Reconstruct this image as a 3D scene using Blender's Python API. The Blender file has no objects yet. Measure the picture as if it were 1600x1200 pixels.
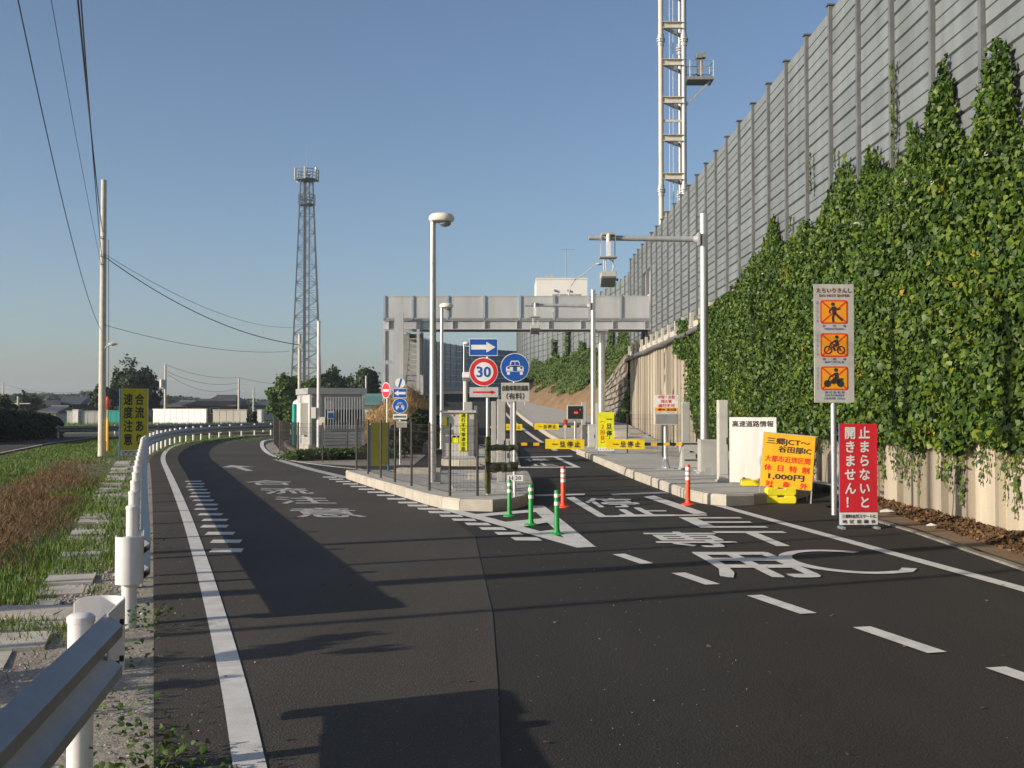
import bpy, math, random
import numpy as np
from mathutils import Vector, Matrix

random.seed(7)
rng = np.random.default_rng(11)
R = math.radians
scene = bpy.context.scene
col = scene.collection

# ------------------------------------------------------------------ camera, sky, sun, exposure
FPX, HCAM, HOR = 1800.0, 1.65, 640.0
PITCH = math.atan((HOR - 600) / FPX)
cam_d = bpy.data.cameras.new('camera')
cam = bpy.data.objects.new('camera', cam_d)
col.objects.link(cam)
cam.location = (0, 0, HCAM)
cam.rotation_euler = (R(90) + PITCH, 0, 0)
cam_d.sensor_width = 36
cam_d.lens = 36 * FPX / 1600
cam_d.clip_end = 6000
cam_d.clip_start = 0.05
scene.camera = cam

SUN_HEADING, SUN_EL = R(24), R(17.8)          # light travels towards (cos, sin) of the heading, sinking by the elevation
world = bpy.data.worlds.new('World')
scene.world = world
world.use_nodes = True
wn = world.node_tree.nodes
sky = wn.new('ShaderNodeTexSky')
sky.sky_type = 'NISHITA'
sky.sun_disc = False
sky.sun_elevation = SUN_EL
sky.sun_rotation = R(270) - SUN_HEADING
sky.air_density = 0.8
sky.dust_density = 1.5
sky.ozone_density = 1.9
wn['Background'].inputs['Strength'].default_value = 0.109
world.node_tree.links.new(sky.outputs[0], wn['Background'].inputs['Color'])
sun_d = bpy.data.lights.new('sun', 'SUN')
sun_d.energy = 4.8
sun_d.angle = R(0.5)
sun_d.color = (1.0, 0.87, 0.70)
sun = bpy.data.objects.new('sun', sun_d)
col.objects.link(sun)
ldir = Vector((math.cos(SUN_HEADING) * math.cos(SUN_EL), math.sin(SUN_HEADING) * math.cos(SUN_EL), -math.sin(SUN_EL)))
sun.rotation_euler = ldir.to_track_quat('-Z', 'Y').to_euler()
sun.location = (-30, -20, 30)
scene.view_settings.view_transform = 'Standard'
scene.view_settings.look = 'None'
scene.view_settings.gamma = 1
scene.view_settings.use_curve_mapping = False
scene.view_settings.exposure = 0.35

# ------------------------------------------------------------------ helpers
def ray(px, py):
    x, z = (px - 800) / FPX, (600 - py) / FPX
    c, s = math.cos(PITCH), math.sin(PITCH)
    return Vector((x, c - z * s, s + z * c))

def at(px, py, z=0.0):
    """point on level z seen at that place of the photograph"""
    d = ray(px, py)
    t = (z - HCAM) / d.z
    return Vector((d.x * t, d.y * t, z))

def far(px, py, Y):
    """point at depth Y"""
    d = ray(px, py)
    t = Y / d.y
    return Vector((d.x * t, Y, HCAM + d.z * t))

def tag(o, label=None, cat=None, group=None, kind=None):
    if label: o['label'] = label
    if cat: o['category'] = cat
    if group: o['group'] = group
    if kind: o['kind'] = kind
    return o

def thing(name, label, cat, loc=(0, 0, 0), rz=0.0, group=None):
    o = bpy.data.objects.new(name, None)
    o.empty_display_size = 0.2
    col.objects.link(o)
    o.location = loc
    o.rotation_euler = (0, 0, rz)
    return tag(o, label, cat, group)

def link(name, me, parent=None, loc=None, rz=0.0):
    o = bpy.data.objects.new(name, me)
    col.objects.link(o)
    if parent: o.parent = parent
    if loc is not None: o.location = loc
    if rz: o.rotation_euler = (0, 0, rz)
    return o

def copy_tree(o, parent=None):
    c = o.copy()
    col.objects.link(c)
    if parent: c.parent = parent
    for ch in list(o.children):
        copy_tree(ch, c)
    return c

class MB:
    def __init__(s):
        s.v, s.f = [], []
    def add(s, vs, fs):
        n = len(s.v)
        s.v += [tuple(p) for p in vs]
        s.f += [tuple(i + n for i in f) for f in fs]
        return s
    def box(s, c, d, rz=0.0, m=None):
        x, y, z = d[0] / 2, d[1] / 2, d[2] / 2
        vs = [Vector((a * x, b * y, e * z)) for e in (-1, 1) for a, b in ((-1, -1), (1, -1), (1, 1), (-1, 1))]
        rot = m if m is not None else Matrix.Rotation(rz, 3, 'Z')
        vs = [rot @ v + Vector(c) for v in vs]
        return s.add(vs, [(3, 2, 1, 0), (4, 5, 6, 7), (0, 1, 5, 4), (1, 2, 6, 5), (2, 3, 7, 6), (3, 0, 4, 7)])
    def bar(s, p, q, w, h=None, up=(0, 0, 1)):
        p, q = Vector(p), Vector(q)
        h = h or w
        t = (q - p).normalized()
        u = Vector(up)
        if abs(t.dot(u)) > 0.98: u = Vector((0, 1, 0))
        a = t.cross(u).normalized()
        b = a.cross(t).normalized()
        vs = [e + a * (i * w / 2) + b * (j * h / 2) for e in (p, q) for i, j in ((-1, -1), (1, -1), (1, 1), (-1, 1))]
        return s.add(vs, [(0, 1, 2, 3), (7, 6, 5, 4), (1, 0, 4, 5), (2, 1, 5, 6), (3, 2, 6, 7), (0, 3, 7, 4)])
    def cyl(s, p, q, r0, r1=None, n=14, caps=True):
        p, q = Vector(p), Vector(q)
        r1 = r0 if r1 is None else r1
        t = (q - p).normalized()
        u = Vector((0, 0, 1)) if abs(t.z) < 0.95 else Vector((1, 0, 0))
        a = t.cross(u).normalized()
        b = t.cross(a).normalized()
        vs = []
        for e, r in ((p, r0), (q, r1)):
            for k in range(n):
                th = 2 * math.pi * k / n
                vs.append(e + a * (r * math.cos(th)) + b * (r * math.sin(th)))
        fs = [(k, (k + 1) % n, n + (k + 1) % n, n + k) for k in range(n)]
        if caps: fs += [tuple(range(n))[::-1], tuple(range(n, 2 * n))]
        return s.add(vs, fs)
    def tube(s, pts, r, n=6):
        pts = [Vector(p) for p in pts]
        rs = r if isinstance(r, (list, tuple)) else [r] * len(pts)
        vs, fs = [], []
        for i, p in enumerate(pts):
            t = (pts[min(i + 1, len(pts) - 1)] - pts[max(i - 1, 0)]).normalized()
            u = Vector((0, 0, 1)) if abs(t.z) < 0.9 else Vector((1, 0, 0))
            a = t.cross(u).normalized()
            b = t.cross(a).normalized()
            for k in range(n):
                th = 2 * math.pi * k / n
                vs.append(p + a * (rs[i] * math.cos(th)) + b * (rs[i] * math.sin(th)))
        for i in range(len(pts) - 1):
            for k in range(n):
                fs.append((i * n + k, i * n + (k + 1) % n, (i + 1) * n + (k + 1) % n, (i + 1) * n + k))
        fs += [tuple(range(n))[::-1], tuple(range((len(pts) - 1) * n, len(pts) * n))]
        return s.add(vs, fs)
    def lathe(s, prof, c=(0, 0, 0), n=20):
        vs, fs = [], []
        for r, z in prof:
            for k in range(n):
                th = 2 * math.pi * k / n
                vs.append((c[0] + r * math.cos(th), c[1] + r * math.sin(th), c[2] + z))
        for i in range(len(prof) - 1):
            for k in range(n):
                fs.append((i * n + k, i * n + (k + 1) % n, (i + 1) * n + (k + 1) % n, (i + 1) * n + k))
        fs += [tuple(range(n))[::-1], tuple(range((len(prof) - 1) * n, len(prof) * n))]
        return s.add(vs, fs)
    def prism(s, poly, z0, z1):
        n = len(poly)
        vs = [(p[0], p[1], z0) for p in poly] + [(p[0], p[1], z1) for p in poly]
        fs = [tuple(range(n))[::-1], tuple(range(n, 2 * n))] + [(k, (k + 1) % n, n + (k + 1) % n, n + k) for k in range(n)]
        return s.add(vs, fs)
    def sweep(s, prof, path, closed=True, z=0.0):
        """profile (n, z) along a plan path; n points to the right of travel"""
        path = [Vector((p[0], p[1], p[2] if len(p) > 2 else 0)) for p in path]
        m = len(prof)
        vs, fs = [], []
        for i, p in enumerate(path):
            a, b = path[max(i - 1, 0)], path[min(i + 1, len(path) - 1)]
            t = (b - a)
            t.z = 0
            t.normalize()
            nr = Vector((t.y, -t.x, 0))
            for n_, z_ in prof:
                vs.append(p + nr * n_ + Vector((0, 0, z_ + z)))
        for i in range(len(path) - 1):
            for k in range(m if closed else m - 1):
                k2 = (k + 1) % m
                fs.append((i * m + k, (i + 1) * m + k, (i + 1) * m + k2, i * m + k2))
        if closed:
            fs += [tuple(range(m)), tuple(range((len(path) - 1) * m, len(path) * m))[::-1]]
        return s.add(vs, fs)
    def mesh(s, name, mat, smooth=False, ang=35):
        me = bpy.data.meshes.new(name)
        me.from_pydata(s.v, [], s.f)
        me.materials.append(mat)
        if smooth:
            me.shade_smooth()
            me.set_sharp_from_angle(angle=R(ang))
        me.update()
        return me
    def build(s, name, mat, parent=None, smooth=False, loc=None, rz=0.0, bevel=0.0):
        o = link(name, s.mesh(name, mat, smooth), parent, loc, rz)
        if bevel:
            b = o.modifiers.new('bevel', 'BEVEL')
            b.width, b.segments, b.limit_method, b.angle_limit = bevel, 2, 'ANGLE', R(40)
        return o

def fast_mesh(name, verts, faces, mat, parent=None):
    verts = np.asarray(verts, dtype=np.float32)
    faces = np.asarray(faces, dtype=np.int32)
    me = bpy.data.meshes.new(name)
    k = faces.shape[1]
    me.vertices.add(len(verts))
    me.vertices.foreach_set('co', verts.ravel())
    me.loops.add(faces.size)
    me.loops.foreach_set('vertex_index', faces.ravel())
    me.polygons.add(len(faces))
    me.polygons.foreach_set('loop_start', np.arange(0, faces.size, k, dtype=np.int32))
    me.update(calc_edges=True)
    me.materials.append(mat)
    return link(name, me, parent)

def _hash(i, j, seed):
    h = np.sin(i * 127.1 + j * 311.7 + seed * 74.7) * 43758.5453
    return h - np.floor(h)

def vnoise(x, y, seed=0):
    x, y = np.asarray(x, float), np.asarray(y, float)
    i, j = np.floor(x), np.floor(y)
    u, v = x - i, y - j
    u, v = u * u * (3 - 2 * u), v * v * (3 - 2 * v)
    a, b = _hash(i, j, seed), _hash(i + 1, j, seed)
    c, d = _hash(i, j + 1, seed), _hash(i + 1, j + 1, seed)
    return a * (1 - u) * (1 - v) + b * u * (1 - v) + c * (1 - u) * v + d * u * v

def fbm(x, y, seed=0, o=3):
    s, a, t = 0, 0.5, 0
    for k in range(o):
        s = s + a * vnoise(x * 2 ** k, y * 2 ** k, seed + k * 13)
        t += a
        a *= 0.5
    return s / t

def unit(a):
    return a / np.maximum(np.linalg.norm(a, axis=1, keepdims=True), 1e-9)

def bar_parts(name, mt, parent, lst):
    # every bar a part of its own
    for (p, q, w) in lst:
        MB().bar(p, q, w).build(name, mt, parent)

def leaf_arrays(c, nrm, size, droop=None, fold=0.25, aspect=1.0):
    """six-point folded leaves: centre, facing direction, size"""
    n = len(c)
    nrm = unit(nrm)
    if droop is None:
        droop = rng.normal(size=(n, 3))
    t = unit(droop - nrm * np.sum(droop * nrm, axis=1, keepdims=True))
    b = np.cross(nrm, t)
    s = np.asarray(size).reshape(-1, 1)
    out = np.empty((n, 6, 3), np.float32)
    w = 0.5 * aspect
    for k, (u, v, d) in enumerate(((-0.42, 0, 0), (-0.3, w * 0.95, -fold * .5), (0.12, w * 0.8, -fold * .5), (0.6, 0, -0.1), (0.12, -w * 0.8, -fold * .5), (-0.3, -w * 0.95, -fold * .5))):
        out[:, k, :] = c + (t * u + b * v + nrm * d) * s
    base = np.arange(n).reshape(-1, 1) * 6
    f = np.concatenate([base + np.array([[0, 3, 2, 1]]), base + np.array([[0, 5, 4, 3]])], axis=0)
    return out.reshape(-1, 3), f

# ------------------------------------------------------------------ materials
M = {}
def mat(name, c, rough=0.6, metal=0.0, var=0.0, scale=4.0, bump=0.0, bscale=60.0, c2=None, spec=0.5, detail=5, island=False, streak=False, coat=0.0):
    m = bpy.data.materials.new(name)
    m.use_nodes = True
    nt = m.node_tree
    N, L = nt.nodes, nt.links
    p = N['Principled BSDF']
    p.inputs['Roughness'].default_value = rough
    p.inputs['Metallic'].default_value = metal
    p.inputs['Specular IOR Level'].default_value = spec
    p.inputs['Coat Weight'].default_value = coat
    p.inputs['Base Color'].default_value = (*c, 1)
    if var or c2 or bump:
        geo = N.new('ShaderNodeNewGeometry')
        mp = N.new('ShaderNodeMapping')
        L.new(geo.outputs['Position'], mp.inputs['Vector'])
        if streak: mp.inputs['Scale'].default_value = (1, 1, 0.12)
    if var or c2:
        n = N.new('ShaderNodeTexNoise')
        n.inputs['Scale'].default_value = scale
        n.inputs['Detail'].default_value = detail
        n.inputs['Roughness'].default_value = 0.62
        L.new(mp.outputs[0], n.inputs['Vector'])
        rp = N.new('ShaderNodeValToRGB')
        rp.color_ramp.elements[0].position = 0.32
        rp.color_ramp.elements[1].position = 0.68
        a = c2 if c2 else tuple(x * (1 - var) for x in c)
        b = c if c2 else tuple(min(1, x * (1 + var)) for x in c)
        rp.color_ramp.elements[0].color = (*a, 1)
        rp.color_ramp.elements[1].color = (*b, 1)
        L.new(n.outputs['Fac'], rp.inputs['Fac'])
        L.new(rp.outputs[0], p.inputs['Base Color'])
        ma = N.new('ShaderNodeMapRange')
        ma.inputs['To Min'].default_value = max(0.05, rough - 0.1)
        ma.inputs['To Max'].default_value = min(1, rough + 0.1)
        L.new(n.outputs['Fac'], ma.inputs['Value'])
        L.new(ma.outputs[0], p.inputs['Roughness'])
    if bump:
        nb = N.new('ShaderNodeTexNoise')
        nb.inputs['Scale'].default_value = bscale
        nb.inputs['Detail'].default_value = 4
        L.new(geo.outputs['Position'], nb.inputs['Vector'])
        bp = N.new('ShaderNodeBump')
        bp.inputs['Strength'].default_value = bump
        bp.inputs['Distance'].default_value = 0.01
        L.new(nb.outputs['Fac'], bp.inputs['Height'])
        L.new(bp.outputs[0], p.inputs['Normal'])
    M[name] = m
    return m

def leafmat(name, stops, rough=0.5, trans=0.25, scale=0.35, mixn=0.45):
    """colour per leaf from a ramp, pushed by a slow world noise"""
    m = bpy.data.materials.new(name)
    m.use_nodes = True
    N, L = m.node_tree.nodes, m.node_tree.links
    p = N['Principled BSDF']
    p.inputs['Roughness'].default_value = rough
    p.inputs['Specular IOR Level'].default_value = 0.35
    geo = N.new('ShaderNodeNewGeometry')
    n = N.new('ShaderNodeTexNoise')
    n.inputs['Scale'].default_value = scale
    n.inputs['Detail'].default_value = 3
    L.new(geo.outputs['Position'], n.inputs['Vector'])
    mx = N.new('ShaderNodeMix')
    mx.data_type = 'FLOAT'
    mx.inputs[0].default_value = mixn
    L.new(geo.outputs['Random Per Island'], mx.inputs[2])
    L.new(n.outputs['Fac'], mx.inputs[3])
    rp = N.new('ShaderNodeValToRGB')
    els = rp.color_ramp.elements
    while len(els) < len(stops): els.new(0.5)
    for e, (pos, c) in zip(els, stops):
        e.position = pos
        e.color = (*c, 1)
    L.new(mx.outputs[0], rp.inputs['Fac'])
    L.new(rp.outputs[0], p.inputs['Base Color'])
    if trans:
        tr = N.new('ShaderNodeBsdfTranslucent')
        L.new(rp.outputs[0], tr.inputs['Color'])
        ms = N.new('ShaderNodeMixShader')
        ms.inputs[0].default_value = trans
        L.new(p.outputs[0], ms.inputs[1])
        L.new(tr.outputs[0], ms.inputs[2])
        L.new(ms.outputs[0], N['Material Output'].inputs['Surface'])
    M[name] = m
    return m

def asphalt(name, c, fleck=0.22):
    m = bpy.data.materials.new(name)
    m.use_nodes = True
    N, L = m.node_tree.nodes, m.node_tree.links
    p = N['Principled BSDF']
    p.inputs['Roughness'].default_value = 0.85
    p.inputs['Specular IOR Level'].default_value = 0.3
    geo = N.new('ShaderNodeNewGeometry')
    big = N.new('ShaderNodeTexNoise'); big.inputs['Scale'].default_value = 0.35; big.inputs['Detail'].default_value = 6
    fine = N.new('ShaderNodeTexVoronoi'); fine.inputs['Scale'].default_value = 75
    fl = N.new('ShaderNodeTexNoise'); fl.inputs['Scale'].default_value = 70; fl.inputs['Detail'].default_value = 3
    st = N.new('ShaderNodeMapping'); st.inputs['Scale'].default_value = (1.3, 0.12, 1); st.inputs['Rotation'].default_value = (0, 0, R(-14))
    tr = N.new('ShaderNodeTexNoise'); tr.inputs['Scale'].default_value = 1.0; tr.inputs['Detail'].default_value = 4
    for a in (big, fine, fl): L.new(geo.outputs['Position'], a.inputs['Vector'])
    L.new(geo.outputs['Position'], st.inputs['Vector']); L.new(st.outputs[0], tr.inputs['Vector'])
    r1 = N.new('ShaderNodeValToRGB')
    r1.color_ramp.elements[0].position = 0.3; r1.color_ramp.elements[1].position = 0.7
    r1.color_ramp.elements[0].color = (*[x * 0.68 for x in c], 1); r1.color_ramp.elements[1].color = (*[x * 1.3 for x in c], 1)
    add = N.new('ShaderNodeMath'); add.operation = 'MULTIPLY_ADD'; add.inputs[1].default_value = 0.5
    sc = N.new('ShaderNodeMath'); sc.operation = 'MULTIPLY'; sc.inputs[1].default_value = 0.5
    L.new(tr.outputs['Fac'], sc.inputs[0]); L.new(big.outputs['Fac'], add.inputs[0]); L.new(sc.outputs[0], add.inputs[2])
    L.new(add.outputs[0], r1.inputs['Fac'])
    r2 = N.new('ShaderNodeValToRGB')
    r2.color_ramp.elements[0].position = 0.62; r2.color_ramp.elements[1].position = 0.72
    r2.color_ramp.elements[0].color = (0, 0, 0, 1); r2.color_ramp.elements[1].color = (1, 1, 1, 1)
    L.new(fl.outputs['Fac'], r2.inputs['Fac'])
    mx = N.new('ShaderNodeMix'); mx.data_type = 'RGBA'
    L.new(r1.outputs[0], mx.inputs[6]); mx.inputs[7].default_value = (fleck, fleck * .95, fleck * .88, 1)
    sf = N.new('ShaderNodeMath'); sf.operation = 'MULTIPLY'; sf.inputs[1].default_value = 0.6
    L.new(r2.outputs[0], sf.inputs[0]); L.new(sf.outputs[0], mx.inputs[0])
    L.new(mx.outputs[2], p.inputs['Base Color'])
    b = N.new('ShaderNodeBump'); b.inputs['Strength'].default_value = 0.4; b.inputs['Distance'].default_value = 0.007
    L.new(fine.outputs['Distance'], b.inputs['Height']); L.new(b.outputs[0], p.inputs['Normal'])
    M[name] = m
    return m

asphalt('asphalt_old', (0.053, 0.045, 0.038))
asphalt('asphalt_new', (0.0275, 0.0243, 0.021), 0.15)
mat('paint', (0.66, 0.65, 0.62), 0.7, var=0.10, scale=5, c2=(0.50, 0.49, 0.47), bump=0.2, bscale=120)
mat('paint_worn', (0.55, 0.54, 0.52), 0.75, c2=(0.22, 0.215, 0.21), scale=9, bump=0.2, bscale=120)
mat('concrete', (0.50, 0.47, 0.41), 0.85, c2=(0.37, 0.345, 0.30), scale=2.5, bump=0.3, bscale=50)
mat('concrete_kerb', (0.44, 0.41, 0.355), 0.85, c2=(0.34, 0.315, 0.27), scale=3.5, bump=0.3, bscale=70)
mat('concrete_pale', (0.44, 0.425, 0.39), 0.85, c2=(0.35, 0.34, 0.315), scale=1.2, bump=0.25, bscale=60)
mat('concrete_pile', (0.44, 0.39, 0.305), 0.85, c2=(0.27, 0.235, 0.185), scale=1.6, bump=0.35, bscale=30, streak=True)
mat('barrier_panel', (0.185, 0.21, 0.222), 0.55, c2=(0.135, 0.152, 0.158), scale=1.6, streak=True)
mat('barrier_post', (0.155, 0.165, 0.17), 0.5, var=0.2, scale=3, metal=0.3)
mat('barrier_shaded', (0.13, 0.17, 0.21), 0.5, var=0.15, scale=0.6)  # shade on the ramp-top barrier is put into this darker bluish colour
mat('galv', (0.55, 0.56, 0.56), 0.42, metal=0.75, var=0.12, scale=9, streak=True)
mat('galv_dull', (0.42, 0.43, 0.43), 0.55, metal=0.35, var=0.15, scale=6, streak=True)
mat('bridge_grey', (0.40, 0.42, 0.435), 0.55, metal=0.1, var=0.12, scale=1.5, streak=True)
mat('bridge_dark', (0.25, 0.26, 0.26), 0.6, metal=0.2, var=0.15, scale=3)
mat('white_paint', (0.70, 0.69, 0.69), 0.35, var=0.06, scale=6, bump=0.03, bscale=30)
mat('rail_metal', (0.22, 0.228, 0.24), 0.40, metal=0.5, var=0.25, scale=4)
mat('cabinet', (0.38, 0.38, 0.36), 0.5, var=0.06, scale=4)
mat('cabinet_pale', (0.48, 0.475, 0.445), 0.5, var=0.06, scale=4)
mat('lamp_shell', (0.72, 0.69, 0.62), 0.35, var=0.05, scale=5)
mat('glass_dark', (0.02, 0.022, 0.025), 0.12, spec=0.6)
mat('lens_glass', (0.25, 0.27, 0.28), 0.1, spec=0.7)
mat('black', (0.015, 0.015, 0.015), 0.5)
mat('black_metal', (0.022, 0.018, 0.016), 0.45, var=0.2, scale=10)
mat('ink', (0.03, 0.03, 0.03), 0.6)
mat('sign_red', (0.62, 0.02, 0.035), 0.4, var=0.13, scale=4, streak=True)
mat('sign_white', (0.74, 0.73, 0.71), 0.4, var=0.13, scale=4, streak=True)
mat('sign_grey', (0.47, 0.465, 0.44), 0.45, var=0.13, scale=4, streak=True)
mat('sign_blue', (0.012, 0.09, 0.40), 0.35, var=0.13, scale=4, streak=True)
mat('sign_orange', (0.85, 0.42, 0.01), 0.45, var=0.13, scale=4, streak=True)
mat('sign_amber', (0.80, 0.33, 0.02), 0.45)
mat('sign_yellow', (0.80, 0.60, 0.01), 0.4, var=0.13, scale=4, streak=True)
mat('sign_lime', (0.72, 0.72, 0.01), 0.4, var=0.13, scale=4, streak=True)
mat('sign_olive', (0.52, 0.47, 0.01), 0.45, var=0.13, scale=4, streak=True)
mat('ink_red', (0.70, 0.04, 0.015), 0.5)
mat('ink_brown', (0.20, 0.05, 0.04), 0.5)
mat('ink_blue', (0.10, 0.14, 0.36), 0.5)
mat('frame_blue', (0.02, 0.16, 0.42), 0.4)
mat('cone_red', (0.80, 0.07, 0.02), 0.45, var=0.08, scale=8)
mat('cone_green', (0.02, 0.30, 0.06), 0.45, var=0.08, scale=8)
mat('reflective', (0.78, 0.78, 0.76), 0.3)
mat('bar_yellow', (0.85, 0.45, 0.01), 0.4)
mat('tank_yellow', (0.85, 0.72, 0.03), 0.4, var=0.06, scale=6)
mat('camo', (0.16, 0.17, 0.03), 0.4, c2=(0.02, 0.03, 0.008), scale=14)
mat('camo_dark', (0.05, 0.055, 0.02), 0.35, c2=(0.012, 0.013, 0.01), scale=12)
mat('shed_wall', (0.42, 0.43, 0.43), 0.55, var=0.08, scale=1.5, streak=True)
mat('shed_trim', (0.32, 0.33, 0.34), 0.5)
mat('shed_pale', (0.66, 0.64, 0.58), 0.5)
mat('teal', (0.02, 0.30, 0.26), 0.5)
mat('pole_concrete', (0.50, 0.47, 0.40), 0.8, var=0.12, scale=5, bump=0.2, bscale=40)
mat('wire', (0.03, 0.03, 0.032), 0.6)
mat('soil', (0.22, 0.14, 0.075), 0.95, c2=(0.13, 0.085, 0.045), scale=1.5, bump=0.6, bscale=12)
mat('mound', (0.31, 0.19, 0.08), 0.95, c2=(0.17, 0.13, 0.045), scale=1.6, bump=0.6, bscale=8)
mat('ground', (0.13, 0.115, 0.06), 0.95, c2=(0.06, 0.085, 0.025), scale=0.8, bump=0.8, bscale=25)
mat('gravel_bed', (0.34, 0.31, 0.26), 0.95, c2=(0.17, 0.155, 0.13), scale=22, bump=1.0, bscale=45)
mat('gravel', (0.46, 0.43, 0.38), 0.9, c2=(0.22, 0.2, 0.17), scale=40)
mat('field', (0.12, 0.12, 0.05), 0.95, c2=(0.07, 0.10, 0.03), scale=0.05, bump=0.5, bscale=2)
mat('stone', (0.25, 0.23, 0.195), 0.85, c2=(0.12, 0.11, 0.10), scale=2.2, bump=0.5, bscale=10)
mat('house_wall', (0.55, 0.52, 0.45), 0.8, var=0.1, scale=0.6)
mat('house_dark', (0.10, 0.085, 0.07), 0.8, var=0.2, scale=0.8)
mat('house_brown', (0.17, 0.12, 0.085), 0.8, var=0.2, scale=0.8)
mat('roof_tile', (0.07, 0.075, 0.085), 0.6, var=0.2, scale=2)
mat('roof_green', (0.10, 0.22, 0.20), 0.6, var=0.1, scale=1)
mat('tower_white', (0.76, 0.745, 0.70), 0.6, var=0.04, scale=0.5)
mat('bark', (0.10, 0.075, 0.055), 0.95, var=0.3, scale=3)
mat('lattice', (0.17, 0.18, 0.19), 0.5, metal=0.3, var=0.1, scale=2)
mat('mast_beam', (0.56, 0.52, 0.44), 0.6, var=0.1, scale=2)
mat('stem', (0.11, 0.08, 0.045), 0.9)
leafmat('ivy_leaf', [(0.0, (0.013, 0.034, 0.006)), (0.36, (0.026, 0.062, 0.009)), (0.56, (0.055, 0.108, 0.011)), (0.72, (0.10, 0.155, 0.014)), (0.84, (0.15, 0.19, 0.016)), (0.85, (0.38, 0.24, 0.02))], 0.5, 0.16, 0.9, 0.42)
leafmat('bush_leaf', [(0.0, (0.022, 0.05, 0.010)), (0.45, (0.05, 0.095, 0.018)), (0.75, (0.095, 0.14, 0.028)), (1.0, (0.15, 0.17, 0.04))], 0.6, 0.2, 0.25, 0.5)
leafmat('tree_dark', [(0.0, (0.014, 0.028, 0.010)), (0.5, (0.028, 0.050, 0.016)), (1.0, (0.055, 0.080, 0.024))], 0.6, 0.15, 0.15, 0.5)
leafmat('tree_light', [(0.0, (0.03, 0.065, 0.012)), (0.5, (0.06, 0.12, 0.02)), (1.0, (0.11, 0.17, 0.03))], 0.6, 0.2, 0.2, 0.5)
leafmat('hedge_leaf', [(0.0, (0.008, 0.014, 0.006)), (0.5, (0.018, 0.03, 0.010)), (1.0, (0.04, 0.045, 0.015))], 0.7, 0.1, 0.3, 0.5)
leafmat('grass_blade', [(0.0, (0.05, 0.10, 0.014)), (0.5, (0.09, 0.17, 0.024)), (0.8, (0.15, 0.22, 0.035)), (1.0, (0.26, 0.22, 0.08))], 0.6, 0.25, 0.6, 0.4)
leafmat('dry_blade', [(0.0, (0.065, 0.036, 0.016)), (0.5, (0.15, 0.085, 0.036)), (0.85, (0.27, 0.17, 0.08)), (1.0, (0.10, 0.13, 0.03))], 0.8, 0.15, 0.8, 0.35)
leafmat('litter_leaf', [(0.0, (0.045, 0.025, 0.013)), (0.5, (0.12, 0.065, 0.028)), (1.0, (0.25, 0.15, 0.07))], 0.8, 0.1, 1.5, 0.3)
leafmat('gravel_mix', [(0.0, (0.09, 0.085, 0.08)), (0.4, (0.24, 0.23, 0.21)), (0.75, (0.40, 0.38, 0.35)), (1.0, (0.56, 0.54, 0.50))], 0.85, 0, 2.0, 0.2)
m = leafmat('ivy_leaf_single', [(0.0, (0.022, 0.055, 0.008)), (0.5, (0.06, 0.115, 0.011)), (0.9, (0.13, 0.18, 0.016)), (1.0, (0.40, 0.25, 0.02))], 0.5, 0.16, 0.9, 0.1)
for _l in list(m.node_tree.links):
    if _l.from_socket.name == 'Random Per Island':
        m.node_tree.links.new(m.node_tree.nodes.new('ShaderNodeObjectInfo').outputs['Random'], _l.to_socket)
        break
for _nm, _lo, _hi in (('concrete_pile', .62, 1.12), ('barrier_panel', .90, 1.08)):
  m = M[_nm]
  _N, _L = m.node_tree.nodes, m.node_tree.links
  _oi = _N.new('ShaderNodeObjectInfo'); _hs = _N.new('ShaderNodeHueSaturation'); _mr = _N.new('ShaderNodeMapRange')
  _mr.inputs['To Min'].default_value = _lo; _mr.inputs['To Max'].default_value = _hi
  _src = _N['Principled BSDF'].inputs['Base Color'].links[0].from_socket
  _L.new(_oi.outputs['Random'], _mr.inputs['Value']); _L.new(_mr.outputs[0], _hs.inputs['Value'])
  _L.new(_src, _hs.inputs['Color']); _L.new(_hs.outputs[0], _N['Principled BSDF'].inputs['Base Color'])
m = mat('led_red', (0.4, 0.02, 0.02), 0.5)
m.node_tree.nodes['Principled BSDF'].inputs['Emission Color'].default_value = (1, 0.05, 0.03, 1)
m.node_tree.nodes['Principled BSDF'].inputs['Emission Strength'].default_value = 1.2

# ------------------------------------------------------------------ writing and flat signs
_gl = {}
def glyph(body, bold=0.0):
    k = (body, bold)
    if k not in _gl:
        c = bpy.data.curves.new('text', 'FONT')
        c.body = body
        c.resolution_u = 2
        o = bpy.data.objects.new('text', c)
        col.objects.link(o)
        dg = bpy.context.evaluated_depsgraph_get()
        me = bpy.data.meshes.new_from_object(o.evaluated_get(dg))
        v0 = [(p.co.x, p.co.y) for p in me.vertices]
        f0 = [tuple(p.vertices) for p in me.polygons]
        v, f = [], []
        # heavier strokes: the outline printed again a little to each side, each layer a hair above the last
        for q, (sx, sy) in enumerate(((0, 0), (-1, -.5), (1, .5), (-.4, 1), (.4, -1)) if bold else ((0, 0),)):
            n = len(v)
            v += [(x + sx * bold, y + sy * bold, q) for x, y in v0]
            f += [tuple(i + n for i in p) for p in f0]
        bpy.data.objects.remove(o)
        bpy.data.curves.remove(c)
        bpy.data.meshes.remove(me)
        _gl[k] = (v, f)
    return _gl[k]

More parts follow.
